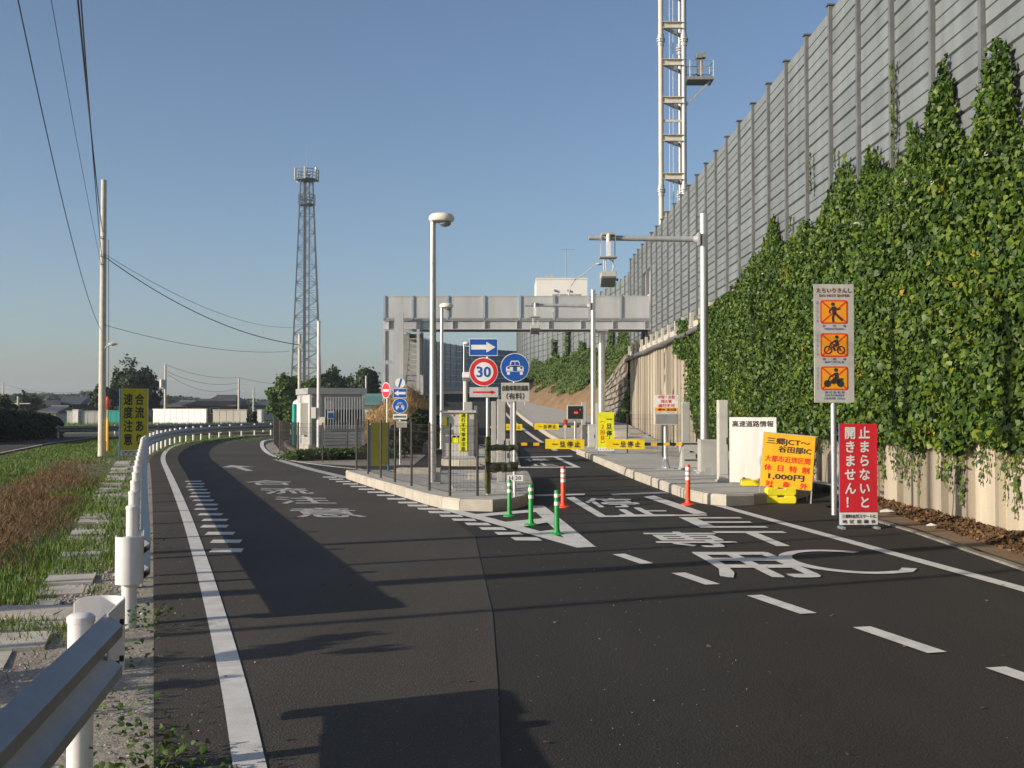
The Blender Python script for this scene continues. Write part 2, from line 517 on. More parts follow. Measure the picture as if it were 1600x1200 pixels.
class Flat:
    """flat artwork on an upright board facing -Y: u to the right, v up, d metres proud of y = 0"""
    def __init__(s, d=0.004):
        s.v, s.f, s.d = [], [], d
    def poly(s, pts):
        n = len(s.v)
        s.v += [(p[0], -s.d, p[1]) for p in pts]
        s.f.append(tuple(range(n, n + len(pts))))
        return s
    def rect(s, u0, v0, u1, v1):
        return s.poly([(u0, v0), (u1, v0), (u1, v1), (u0, v1)])
    def disc(s, u, v, r, n=36, sx=1.0):
        return s.poly([(u + sx * r * math.cos(2 * math.pi * k / n), v + r * math.sin(2 * math.pi * k / n)) for k in range(n)])
    def ring(s, u, v, r0, r1, n=40):
        for k in range(n):
            a, b = 2 * math.pi * k / n, 2 * math.pi * (k + 1) / n
            s.poly([(u + r0 * math.cos(a), v + r0 * math.sin(a)), (u + r1 * math.cos(a), v + r1 * math.sin(a)), (u + r1 * math.cos(b), v + r1 * math.sin(b)), (u + r0 * math.cos(b), v + r0 * math.sin(b))])
        return s
    def frame(s, u0, v0, u1, v1, w):
        return s.rect(u0, v0, u1, v0 + w).rect(u0, v1 - w, u1, v1).rect(u0, v0 + w, u0 + w, v1 - w).rect(u1 - w, v0 + w, u1, v1 - w)
    def rrect(s, u0, v0, u1, v1, r, n=5):
        pts = []
        for cx, cy, a0 in ((u1 - r, v0 + r, -90), (u1 - r, v1 - r, 0), (u0 + r, v1 - r, 90), (u0 + r, v0 + r, 180)):
            for k in range(n + 1):
                a = R(a0 + 90 * k / n)
                pts.append((cx + r * math.cos(a), cy + r * math.sin(a)))
        return s.poly(pts)
    def line(s, pts, w):
        for (a, b), (c, d) in zip(pts, pts[1:]):
            L = math.hypot(c - a, d - b)
            nx, ny = -(d - b) / L * w / 2, (c - a) / L * w / 2
            s.poly([(a - nx, b - ny), (c - nx, d - ny), (c + nx, d + ny), (a + nx, b + ny)])
        return s
    def text(s, body, u0, v0, w, h, bold=0.02, latin=False):
        v, f = glyph(body, bold)
        x0, x1 = min(p[0] for p in v), max(p[0] for p in v)
        y0, y1 = (min(p[1] for p in v), max(p[1] for p in v)) if latin else (-0.10, 0.87)
        n = len(s.v)
        s.v += [(u0 + (p[0] - x0) / (x1 - x0) * w, -s.d - p[2] * .0004, v0 + (p[1] - y0) / (y1 - y0) * h) for p in v]
        s.f += [tuple(i + n for i in q) for q in f]
        return s
    def char(s, ch, u, v, w, h, bold=0.02):
        """one full-width character centred in its cell"""
        vv, f = glyph(ch, bold)
        n = len(s.v)
        s.v += [(u + (p[0] - 0.5) * w, -s.d - p[2] * .0004, v + (p[1] - 0.38) * h) for p in vv]
        s.f += [tuple(i + n for i in q) for q in f]
        return s
    def column(s, body, u, vtop, cell, w=None, bold=0.02):
        for k, ch in enumerate(body):
            s.char(ch, u, vtop - (k + 0.5) * cell, w or cell * 0.92, cell * 0.92, bold)
        return s
    def build(s, name, mt, parent):
        me = bpy.data.meshes.new(name)
        me.from_pydata(s.v, [], s.f)
        me.materials.append(mt)
        me.update()
        return link(name, me, parent)

def board(name, mt, parent, u0, v0, u1, v1, t=0.012):
    """sign plate: front face at y = 0"""
    mb = MB().box(((u0 + u1) / 2, t / 2, (v0 + v1) / 2), (u1 - u0, t, v1 - v0))
    return mb.build(name, mt, parent)

def disc_plate(name, mt, parent, u, v, r, t=0.012):
    return MB().cyl((u, 0, v), (u, t, v), r, n=40).build(name, mt, parent)

def car_icon(fl, hole, u, v, s):
    """front view of a car, s = half width: body in fl, openings in hole"""
    P = lambda pts: [(u + a * s, v + b * s) for a, b in pts]
    fl.poly(P([(-.62, .02), (.62, .02), (.48, .62), (.36, .72), (-.36, .72), (-.48, .62)]))
    fl.poly(P([(-.98, -.52), (.98, -.52), (1, -.1), (.86, .1), (.62, .14), (-.62, .14), (-.86, .1), (-1, -.1)]))
    fl.poly(P([(-.88, -.86), (-.56, -.86), (-.56, -.5), (-.88, -.5)]))
    fl.poly(P([(.56, -.86), (.88, -.86), (.88, -.5), (.56, -.5)]))
    hole.poly(P([(-.48, .2), (-.05, .2), (-.05, .6), (-.36, .6)]))
    hole.poly(P([(.05, .2), (.48, .2), (.36, .6), (.05, .6)]))
    hole.disc(u - .72 * s, v - .08 * s, .14 * s, 14).disc(u + .72 * s, v - .08 * s, .14 * s, 14)
    hole.rrect(u - .22 * s, v - .42 * s, u + .22 * s, v + .04 * s, .1 * s)
    hole.line(P([(-.9, -.44), (.9, -.44)]), .05 * s)

def arrow_pts(u, v, L, h, sgn=1):
    q = [(-.5, -.22), (.12, -.22), (.12, -.5), (.5, 0), (.12, .5), (.12, .22), (-.5, .22)]
    pts = [(u + sgn * a * L, v + b * h) for a, b in q]
    return pts if sgn > 0 else pts[::-1]

# ------------------------------------------------------------------ terrain and roads
def interp(pts, y):
    ys = [p[1] for p in pts]
    xs = [p[0] for p in pts]
    return float(np.interp(y, ys, xs))

def resample(pts, step, closed=False):
    pts = [Vector((p[0], p[1], p[2] if len(p) > 2 else 0)) for p in pts]
    if closed: pts.append(pts[0])
    out = [pts[0]]
    d = 0
    acc = [0]
    for a, b in zip(pts, pts[1:]): acc.append(acc[-1] + (b - a).length)
    n = max(1, round(acc[-1] / step))
    for k in range(1, n + 1):
        s = acc[-1] * k / n
        i = max(j for j in range(len(acc)) if acc[j] <= s + 1e-9)
        if i >= len(pts) - 1: out.append(pts[-1]); continue
        out.append(pts[i].lerp(pts[i + 1], (s - acc[i]) / max(acc[i + 1] - acc[i], 1e-9)))
    return out

def smooth(pts, it=2):
    """corner cutting that keeps the ends"""
    pts = [Vector((p[0], p[1], p[2] if len(p) > 2 else 0)) for p in pts]
    for _ in range(it):
        q = [pts[0]]
        for a, b in zip(pts, pts[1:]):
            q += [a.lerp(b, .25), a.lerp(b, .75)]
        q.append(pts[-1])
        pts = q
    return pts

def offset(pts, d):
    pts = [Vector((p[0], p[1], p[2] if len(p) > 2 else 0)) for p in pts]
    out = []
    for i, p in enumerate(pts):
        a, b = pts[max(i - 1, 0)], pts[min(i + 1, len(pts) - 1)]
        t = (b - a); t.z = 0; t.normalize()
        out.append(p + Vector((t.y, -t.x, 0)) * d)
    return out

def sheet(name, pts, z, mt, parent=None, kind=None):
    me = bpy.data.meshes.new(name)
    me.from_pydata([(p[0], p[1], z) for p in pts], [], [tuple(range(len(pts)))])
    me.materials.append(mt)
    me.update()
    o = link(name, me, parent)
    if me.polygons[0].normal.z < 0: me.flip_normals()
    if kind: o['kind'] = kind
    return o

def ribbon(name, pts, w, z, mt, parent=None, zf=None):
    """line marking of width w centred on pts"""
    a, b = offset(pts, -w / 2), offset(pts, w / 2)
    vs = [(p.x, p.y, z + (zf(p) if zf else p.z)) for pr in zip(a, b) for p in pr]
    fs = [(2 * i, 2 * i + 1, 2 * i + 3, 2 * i + 2) for i in range(len(pts) - 1)]
    me = bpy.data.meshes.new(name)
    me.from_pydata(vs, [], fs)
    me.materials.append(mt)
    me.update()
    return link(name, me, parent)

tag(sheet('ground', [(-1600, -400), (1600, -400), (1600, 2300), (-1600, 2300)], -0.06, M['field']), kind='structure')

# near verge, with slight unevenness
gx, gy = np.meshgrid(np.linspace(-60, 1.5, 150), np.linspace(-8, 125, 220))
gz = -0.045 + 0.05 * (fbm(gx * .7, gy * .7, 3) - 0.5)
gz = np.where(gx > -0.311 * gy - 0.1, -0.05, gz)
gz = np.where(gy > 36, -0.045, gz)
nv = gx.shape
idx = np.arange(gx.size).reshape(nv)
verge = fast_mesh('verge', np.stack([gx, gy, gz], -1).reshape(-1, 3), np.stack([idx[:-1, :-1], idx[:-1, 1:], idx[1:, 1:], idx[1:, :-1]], -1).reshape(-1, 4), M['ground'])
tag(verge, kind='structure')

ASPH_L = [(1.9, -6), (-0.45, 1.5), tuple(at(240, 1200)[:2]), tuple(at(240, 960)[:2]), tuple(at(239, 800)[:2]), tuple(at(236, 740)[:2]), (-12.75, 40.5), (-14.9, 50), (-16.4, 60), (-16.75, 66), (-16.5, 71), (-15.2, 75.3), (-12.5, 77.5), (-8.5, 78.5)]
asph_left = smooth(ASPH_L, 2)
inner = smooth([(-8.5, 72), (-10.5, 70.5), (-12.2, 66.5), at(411, 691), at(416, 704), at(436, 715), at(480, 724), at(560, 728)], 2)
right_kerb = smooth([(2.18, 50.0), at(893, 706), at(930, 722), at(985, 747), at(1040, 768), at(1085, 785), at(1128, 791), at(1185, 789), at(1262, 778), at(1269, 766)], 1)
asph_right = [at(1290, 792), at(1330, 802), at(1420, 828), at(1500, 856), at(1600, 893), (5.75, 5), (5.8, -6)]
poly = [p for p in asph_left] + [p for p in inner] + [at(646, 727), (-3.0, 40), (-3.2, 44.5), (2.5, 44.5)] + [p for p in right_kerb[1:] if p.y < 44] + [Vector((6.2, 21.5, 0))] + asph_right
road = tag(sheet('road', poly, 0.0, M['asphalt_new']), kind='structure')
seam = [at(742, 838), at(770, 960), at(778, 1070), at(783, 1200), (0.3, 3.0), (1.2, 0), (3.4, -6)]
older = asph_left + list(inner)[:-6] + [at(470, 724), at(545, 746), at(620, 772), at(690, 798)] + seam
sheet('old_asphalt', older, 0.004, M['asphalt_old'], road)

def ramp_z(y):
    if y < 42: return 0.0
    if y < 54: return .045 * (y - 42) ** 2 / 24
    if y < 110: return .045 * (y - 48)
    t = min(1, (y - 110) / 34)
    return 2.79 + 0.045 * 34 * (t - t * t / 2)
RL = [(-3.2, 44), (-3.6, 55), (-4.3, 65), (-5.6, 80), (-7.5, 95), (-8.6, 110), (-8.4, 122), (-7, 134), (-3, 146), (4, 156)]
RR = [(2.5, 44), (2.18, 50), (1.75, 55), (1.25, 62), (.7, 70), (.2, 80), (-.3, 90), (-.45, 98), (-.6, 110), (-.5, 120), (.5, 132), (3, 142), (8, 148)]
def smoothed(pts):
    return [(p.x, p.y) for p in smooth(pts, 2)]
RLs, RRs = smoothed(RL), smoothed(RR)
def pairs(A, B, y0, y1, n, zA=0.0, zB=0.0):
    """quads between two curves by equal fraction of their length"""
    a, b = resample([p for p in A if y0 <= p[1] <= y1], 1e-9 + 1), resample([p for p in B if y0 <= p[1] <= y1], 1)
    fa = [a[min(len(a) - 1, round(k * (len(a) - 1) / n))] for k in range(n + 1)]
    fb = [b[min(len(b) - 1, round(k * (len(b) - 1) / n))] for k in range(n + 1)]
    return fa, fb
fa, fb = pairs(RLs, RRs, 0, 400, 70)
vs = []
for a, b in zip(fa, fb):
    vs += [(a.x, a.y, ramp_z(a.y) + 0.006), (b.x, b.y, ramp_z(b.y) + 0.006)]
vs_side = []
me = bpy.data.meshes.new('ramp_road')
me.from_pydata(vs, [], [(2 * i, 2 * i + 1, 2 * i + 3, 2 * i + 2) for i in range(len(fa) - 1)])
me.materials.append(M['asphalt_new']); me.update()
ramp = tag(link('ramp_road', me), kind='structure')
lead = resample(RLs, 1.5)
mb = MB()
mb.sweep([(-0.28, -4), (-0.02, -4), (-0.02, .34), (-0.22, .34)], [(p.x, p.y, ramp_z(p.y)) for p in lead])
mb.build('parapet', M['concrete_pale'], ramp)
rightline = resample(RRs, 1.5)
ribbon('edge_line', [Vector((p.x + .55, p.y, 0)) for p in lead if p.y > 47], .22, .014, M['paint'], ramp, lambda p: ramp_z(p.y))
ribbon('edge_line', [Vector((p.x - .7, p.y, 0)) for p in rightline if p.y > 45.2], .2, .014, M['paint'], ramp, lambda p: ramp_z(p.y))
mb = MB()
mb.sweep([(-.06, .45), (.0, .45), (.0, .8), (-.06, .8)], [(p.x - .12, p.y, ramp_z(p.y)) for p in lead if p.y > 88])
mb.build('guard_beam', M['rail_metal'], ramp)

# pavement beside the toll lane and up the ramp
EB = [(6.42, 63.5), (5.6, 68), (4.4, 75), (2.6, 85), (1.15, 95), (.75, 105), (.5, 112), (.3, 118), (.3, 130)]
pave_pts = [p for p in right_kerb] + [Vector((6.36, 21.3, 0)), Vector((6.36, 50, 0))]
pave = tag(sheet('pavement', [Vector((2.66, 44, 0))] + [p for p in offset(right_kerb, -.16) if p.y < 43.9] + [Vector((6.36, 21.3, 0)), Vector((6.36, 44, 0))], 0.18, M['concrete_pale']), kind='structure')
rk = resample(RRs, 2)
eb = [Vector((max(interp(EB, p.y), p.x + .3), p.y, 0)) if p.y > 63.5 else Vector((6.36, p.y, 0)) for p in rk]
a = [p for p in rk if p.y < 131]
vs = []
for p in a:
    q = max(interp(EB, p.y), p.x + .35) if p.y > 63.5 else 6.36
    vs += [(p.x + .16, p.y, ramp_z(p.y) + .18), (q, p.y, ramp_z(p.y) + .18)]
me = bpy.data.meshes.new('ramp_pavement')
me.from_pydata(vs, [], [(2 * i, 2 * i + 1, 2 * i + 3, 2 * i + 2) for i in range(len(a) - 1)])
me.materials.append(M['concrete_pale']); me.update()
tag(link('ramp_pavement', me), kind='structure')

def kerb(name, line, h=0.19, w=0.17, piece=0.6, zf=None, mt='concrete_kerb'):
    """row of separate kerb stones; the road side is on the right of travel reversed (d>0 = away from road)"""
    root = bpy.data.objects.new(name, None); col.objects.link(root)
    root['kind'] = 'structure'
    pts = resample(line, piece)
    inn = offset(pts, -w)
    for i in range(len(pts) - 1):
        p, q, a, b = pts[i], pts[i + 1], inn[i], inn[i + 1]
        g = .006 / max((q - p).length, .05)
        p2, q2, a2, b2 = p.lerp(q, g), q.lerp(p, g), a.lerp(b, g), b.lerp(a, g)
        dz = random.uniform(-.003, .003)
        z = [(zf(x.y) if zf else 0) for x in (p, q)]
        c = .03
        p3, q3 = p2.lerp(a2, c / w), q2.lerp(b2, c / w)
        v = [(p2.x, p2.y, z[0] - .05), (q2.x, q2.y, z[1] - .05), (q2.x, q2.y, z[1] + h - c), (p2.x, p2.y, z[0] + h - c),
             (q3.x, q3.y, z[1] + h + dz), (p3.x, p3.y, z[0] + h + dz), (b2.x, b2.y, z[1] + h + dz), (a2.x, a2.y, z[0] + h + dz), (b2.x, b2.y, z[1] - .05), (a2.x, a2.y, z[0] - .05)]
        f = [(0, 1, 2, 3), (3, 2, 4, 5), (5, 4, 6, 7), (7, 6, 8, 9), (0, 3, 5, 7, 9), (1, 8, 6, 4, 2)]
        MB().add(v, f).build('kerb_stone', M[mt], root)
    return root
kerb('kerb', [p for p in right_kerb if p.y < 44.1])
kerb('kerb', [p for p in rk if p.y <= 112][::-1], piece=2.0, zf=ramp_z)

# islands
def island(line, top_extra, h=.19):
    """line runs with the island on its left when travelling"""
    k = kerb('kerb', line, h)
    pts = offset(line, -.16) + top_extra
    sheet('island_top', pts, h - .008, M['concrete_pale'], k)
    return k
isl1 = smooth([(-3.0, 28.0), (-3.9, 28.1), at(538, 746), at(545, 750), at(620, 774), at(688, 795), at(735, 800), at(792, 799), at(828, 789), at(836, 778), (.42, 27.3), (.3, 27.9), (-.2, 28.0), (-3.0, 28.0)], 1)
island([Vector(p) for p in isl1], [])
isl2 = smooth([(-1.9, 49), (-2.15, 36), (-2.1, 33.9), (-1.8, 33.6), (0, 33.6), (.2, 33.9), (.2, 36), (.1, 49)], 1)
island([Vector(p) for p in isl2], [])
yard_kerb = [p for p in inner]
k = kerb('kerb', [Vector((p.x, p.y, 0)) for p in offset(inner, -.9)][3:-8], .12, .15, .6)
yard = [p for p in offset(inner, -.05)] + [at(646, 726), Vector((-3.1, 40, 0)), Vector((-3.4, 50, 0)), Vector((-4, 62, 0)), Vector((-8, 70, 0))]
tag(sheet('yard', yard, -0.012, M['gravel_bed']), kind='structure')
0 and sheet('gutter', [p for p in offset(asph_left, .0)][:40] + [p for p in offset(asph_left, -.14)][:40][::-1], 0.006, M['concrete'], road)

# ------------------------------------------------------------------ road markings (sheets laid on the road)
Z1 = 0.009
def quad(name, pts, mt='paint', z=Z1):
    return sheet(name, pts, z, M[mt], road)
left_line = smooth([at(393, 1215), at(368, 1080), at(335, 950), at(312, 870), at(289, 800), at(266, 745), at(252, 716), at(262, 701), at(286, 692), at(330, 686), at(372, 683.3)], 3)
left_line = [Vector((-.60, 2.5, 0)), Vector((-.85, 3.6, 0))] + left_line
ribbon('edge_line', left_line, .15, Z1, M['paint'], road)
ribbon('edge_line', smooth([(-9, 72.6), (-11, 71), at(413, 686.5), at(408, 694), at(412, 703), at(424, 712), at(452, 720), at(500, 727), at(545, 732), at(600, 737)], 3), .17, Z1, M['paint'], road)
ribbon('edge_line', [at(432, 718), at(485, 733.5), at(541, 747)], .26, Z1, M['paint_worn'], road)
ribbon('lane_line', [at(600, 737), at(690, 737), at(760, 736)], .15, Z1, M['paint_worn'], road)
ribbon('lane_line', [at(560, 742), at(640, 741), at(735, 743.5)], .12, Z1, M['paint_worn'], road)
ribbon('edge_line', [at(1125, 791), at(1360, 856), at(1600, 922), (4.85, 8.5), (5.2, 5), (5.3, 0)], .17, Z1, M['paint'], road)
for (px, py, w) in ((988, 874, .14), (1086, 905, .15), (1219, 945, .15), (1402, 1000, .15), (1640, 1073, .15)):
    c = at(px, py)
    d = Vector((-.31, .95, 0)).normalized()
    ln = {988: .85, 1086: .80, 1219: .95, 1402: .95, 1640: 1.0}[px]
    n = Vector((d.y, -d.x, 0))
    # dash drawn along the lane divider
    e = (at(px + 10, py + 3.4) - at(px - 10, py - 3.4)).normalized()
    n = Vector((e.y, -e.x, 0))
    quad('lane_dash', [c - e * ln / 2 - n * .075, c + e * ln / 2 - n * .075, c + e * ln / 2 + n * .075, c - e * ln / 2 + n * .075])
# ladder marks beside the left edge line
l0, l1 = at(304, 752.5), at(361, 861)
for k in range(15):
    t = 1 - (1 - k / 14) ** 1.0
    c = l0.lerp(l1, t)
    hw, hd = .185, .18
    d = Vector((-.02, 0, 0))
    c.x += .03 * math.sin(k * 2.1)
    quad('ladder_mark', [(c.x - hw, c.y - hd), (c.x + hw, c.y - hd), (c.x + hw - .05, c.y + hd), (c.x - hw - .05, c.y + hd)])
# short bars along the right of the left lane
m0, m1, m2 = at(517, 746), at(640, 786), at(826, 843)
bars = [m0.lerp(m1, k / 9) for k in range(10)] + [m1.lerp(m2, k / 9) for k in range(1, 10)]
for c in bars:
    quad('ladder_mark', [(c.x - .17, c.y - .17), (c.x + .17, c.y - .20), (c.x + .11, c.y + .17), (c.x - .23, c.y + .20)])
# chevron nose
tip = at(917, 856)
ribbon('chevron_mark', [at(690, 794), at(760, 812), tip], .26, Z1, M['paint'], road)
ribbon('chevron_mark', [at(838, 791), at(870, 818), tip + Vector((-.03, .1, 0))], .26, Z1 + .001, M['paint'], road)
quad('chevron_mark', [at(742, 804.5), at(838, 796.5), at(843, 800.5), at(752, 808)], z=Z1 + .002)
quad('chevron_mark', [at(785, 817), at(846, 811), at(857, 806), at(868, 815), at(812, 825)], z=Z1 + .003)
quad('chevron_mark', [at(838, 832), at(872, 828), at(884, 832), at(858, 839)], z=Z1 + .002)
# stop lines and boxes of the toll lane
quad('stop_line', [at(836, 776), at(913, 774), at(914, 771.8), at(836, 773.5)])
quad('stop_line', [at(958, 774.5), at(1046, 771.5), at(1040, 769.4), at(954, 772.3)])
quad('box_line', [at(884, 778), at(934, 808), at(947, 807), at(897, 777)])
quad('box_line', [at(1006, 777), at(1084, 804), at(1105, 803), at(1022, 775)])
quad('box_line', [at(936, 809), at(1106, 806.4), at(1102, 804.6), at(934, 806.8)], z=Z1 + .001)
quad('box_line', [at(805, 731.5), at(905, 731), at(903, 729.6), at(805, 730)])
quad('box_line', [at(865, 715), at(899, 731), at(908, 731), at(872, 714.5)], z=Z1 + .001)
quad('stop_line', [at(803, 716), at(895, 714), at(893, 712.6), at(803, 714.6)], z=Z1 + .002)
quad('box_line', [at(803, 716), at(806, 731), at(814, 731), at(810, 716)], z=Z1 + .003)

def road_char(ch, c, w, l, deg, mt='paint', bold=.014, fit=False):
    v, f = glyph(ch, bold)
    x0, x1 = min(p[0] for p in v), max(p[0] for p in v)
    y0, y1 = min(p[1] for p in v), max(p[1] for p in v)
    up = Vector((math.sin(R(deg)), math.cos(R(deg)), 0))
    rt = Vector((1, 0, 0)) if fit != 'ortho' else Vector((up.y, -up.x, 0))
    vs = [Vector((c[0], c[1], Z1 + .0004 * p[2])) + rt * (((p[0] - x0) / (x1 - x0) - .5) * w) + up * (((p[1] - y0) / (y1 - y0) - .5) * l) for p in v]
    me = bpy.data.meshes.new('road_lettering')
    me.from_pydata([tuple(p) for p in vs], [], f)
    me.materials.append(M[mt]); me.update()
    return link('road_lettering', me, road)
road_char('合', at(421, 754.5), 1.05, 1.75, -17, 'paint_worn')
road_char('流', at(446, 767.5), 1.0, 1.75, -17, 'paint_worn')
road_char('注', at(474, 782), 1.0, 1.7, -17, 'paint_worn')
road_char('意', at(508, 801.5), 1.08, 1.75, -17, 'paint_worn')
road_char('E', (3.06, 16.85), .95, 1.55, -3, bold=.0)
road_char('T', (3.22, 14.75), .95, 1.7, -3, bold=.0)
arc = [Vector((3.62 + .60 * math.cos(R(a)), 12.55 + .92 * math.sin(R(a)), 0)) for a in range(52, 312, 8)]
arc = [Vector((p.x - .05 * (p.y - 12.55), p.y, 0)) for p in arc]
arc = arc[:-2] + [Vector((4.0, 11.74, 0)), Vector((4.12, 11.98, 0))]
ribbon('road_lettering', arc, .15, Z1, M['paint'], road)
road_char('専', (2.26, 14.65), 1.0, 1.75, -4, bold=.016)
road_char('用', (2.50, 12.30), 1.02, 2.05, -4, bold=.02)
road_char('停', at(955, 786), .92, 2.0, -3, bold=.014)
road_char('止', at(1003, 800), .92, 1.5, -3, bold=.025)
road_char('停', at(838, 719), .8, 2.0, -3, bold=.014)
road_char('止', at(848, 726.5), .8, 1.6, -3, bold=.025)
c = at(375, 731.5)
up = Vector((math.sin(R(-22)), math.cos(R(-22)), 0)); rt = Vector((up.y, -up.x, 0))
me = bpy.data.meshes.new('road_arrow')
pts = [(-.09, -1.3), (.09, -1.3), (.09, .35), (.42, .35), (0, 1.3), (-.42, .35), (-.09, .35)]
me.from_pydata([tuple(c + rt * (p[0] * 1.1) + up * (p[1] * 1.3) + Vector((0, 0, Z1))) for p in pts], [], [tuple(range(7))])
me.materials.append(M['paint_worn']); me.update()
link('road_arrow', me, road)
# the side road beyond the field
side = smooth([(-60, 18), (-30, 34), (-23.5, 46), (-25.5, 62), (-30, 80), (-38, 100)], 2)
sideR = smooth([(-60, 12), (-27, 29), (-19.5, 45), (-20.5, 62), (-24, 78), (-24, 88), (-13, 92), (-13, 99), (-32, 100)], 2)
sr = tag(sheet('side_road', [tuple(at(-260, 770)[:2]), at(0, 709), at(80, 692.5), at(150, 684), at(225, 682.5), at(300, 678.5), (-15.8, 82), (-16.5, 88), at(225, 677), at(105, 678), at(0, 690), tuple(at(-260, 722)[:2])], 0.004, M['asphalt_old']), kind='structure')
ribbon('edge_line', [at(-100, 729), at(0, 708), at(80, 692), at(150, 683.5)], .16, .010, M['paint_worn'], sr)

# ------------------------------------------------------------------ expressway bank, embankment, concrete wall
XW = 6.5
bank = MB()
back = [(7.2, -10), (7.2, 63), (7.35, 68), (7.75, 73), (6.95, 84), (5.25, 95), (3.4, 105), (2.0, 112), (1.3, 118), (1.0, 131), (60, 170), (60, -10)]
bank.prism(back, -.5, 5.0)
tag(bank.build('expressway_bank', M['ground']), kind='structure')

wall_root = thing('retaining_wall', 'tall pale concrete retaining wall of ribbed piles below the grey noise barrier', 'wall', (0, 0, 0))
def pile_mesh(w=1.0, h=4.6):
    # plan profile along y: broad face with chamfered recess
    prof = [(0.0, 0.0), (0.0, .66), (.04, .70), (.13, .72), (.13, .98), (.03, .995), (.40, .995), (.40, 0.0)]
    mb = MB()
    n = len(prof)
    vs = [(x, y, z) for z in (-.1, h) for x, y in prof]
    fs = [(k, n + k, n + (k + 1) % n, (k + 1) % n) for k in range(n)] + [tuple(range(n)), tuple(range(n, 2 * n))[::-1]]
    return mb.add(vs, fs).mesh('pile', M['concrete_pile'])
pm = pile_mesh()
for k in range(59):
    o = link('pile', pm, wall_root, (XW + random.uniform(-.012, .012), 4.5 + k, random.uniform(-.02, .02)))
cop = MB().box((XW + .25, 34, 4.72), (.46, 59.4, .22))
for k in range(30):
    cop.box((XW - .02, 5.5 + 2 * k, 4.90), (.12, .18, .5))
cop.build('coping', M['concrete'], wall_root)
pp = MB().tube([(XW - .16, y, 4.42 + .03 * math.sin(y)) for y in np.linspace(4, 64, 40)] + [(XW - .1, 66, 4.0), (XW + .2, 69, 3.95)], .085, 10)
tag(pp.build('drain_pipe', M['barrier_post'], None, True), 'grey pipe running along the top of the concrete wall', 'pipe')
# end cheek of the wall in stone pitching
stone_root = tag(bpy.data.objects.new('stone_pitching', None), kind='structure'); col.objects.link(stone_root)

# embankment beyond the wall
def wall_far(s):
    return s
FW = [Vector((p[0], p[1], 0)) for p in smooth([(7.25, 67), (7.6, 73), (6.8, 84), (5.1, 95), (3.2, 105), (1.8, 112), (1.1, 118), (.75, 124), (.6, 130)], 2)]
FWxy = [(p.x, p.y) for p in FW]
vs, rows, cols = [], 48, 12
for i in range(rows + 1):
    y = 63.6 + (130 - 63.6) * i / rows
    x0 = interp(EB, y)
    x1 = interp(FWxy, y) if y > 73 else 7.3
    x1 = max(x1, x0 + .15)
    z0, z1 = ramp_z(y) + .16, 5.0
    for j in range(cols + 1):
        t = j / cols
        e = .25 * (float(fbm(np.array(i * .5), np.array(j * .6), 5)) - .5) * math.sin(math.pi * t)
        vs.append((x0 + (x1 - x0) * t, y, z0 + (z1 - z0) * (t ** .85) + e))
fs = [(i * (cols + 1) + j, i * (cols + 1) + j + 1, (i + 1) * (cols + 1) + j + 1, (i + 1) * (cols + 1) + j) for i in range(rows) for j in range(cols)]
emb = fast_mesh('embankment', vs, fs, M['soil'])
emb.data.shade_smooth()
tag(emb, kind='structure')
EMBV = np.array(vs).reshape(rows + 1, cols + 1, 3)
# stones at the near end of the embankment, each its own piece, set in the sloping cheek
qa, qb, qc, qd = Vector((6.46, 64.25, .1)), Vector((6.46, 64.25, 4.75)), Vector((5.5, 66.4, 3.3)), Vector((4.9, 67.4, .5))
def cheek(u, v): return qa.lerp(qd, u).lerp(qb.lerp(qc, u), v)
NU, NV = 5, 11
jit = {(i, j): (random.uniform(-.028, .028), random.uniform(-.022, .022)) for i in range(NU + 2) for j in range(NV + 1)}
nrm = (qd - qa).cross(qb - qa).normalized()
if nrm.y > 0: nrm = -nrm
for j in range(NV):
    for i in range(NU):
        o_ = .5 / NU if j % 2 else 0
        cs = []
        for di, dj in ((0, 0), (1, 0), (1, 1), (0, 1)):
            a_, b_ = jit[(i + di, j + dj)]
            cs.append((min(1, max(0, (i + di) / NU + o_ * (.5 if dj else 1) + a_)), min(1, max(0, (j + dj) / NV + b_))))
        cu, cv = sum(c[0] for c in cs) / 4, sum(c[1] for c in cs) / 4
        P0 = [cheek(cu + (u - cu) * .93, cv + (v - cv) * .93) for u, v in cs]
        P1 = [cheek(cu + (u - cu) * .72, cv + (v - cv) * .72) + nrm * random.uniform(.05, .10) for u, v in cs]
        MB().add(P0 + P1, [(4, 5, 6, 7)] + [(k, (k + 1) % 4, 4 + (k + 1) % 4, 4 + k) for k in range(4)]).build('stone', M['stone'], stone_root)
MB().add([(6.47, 64.3, -.1), (6.47, 64.3, 4.78), (5.51, 66.45, 3.32), (4.91, 67.45, .3), (6.47, 66.3, -.1), (6.47, 66.3, 4.78)], [(0, 1, 2, 3), (1, 5, 2), (0, 3, 4), (0, 4, 5, 1)]).build('backing', M['soil'], stone_root)

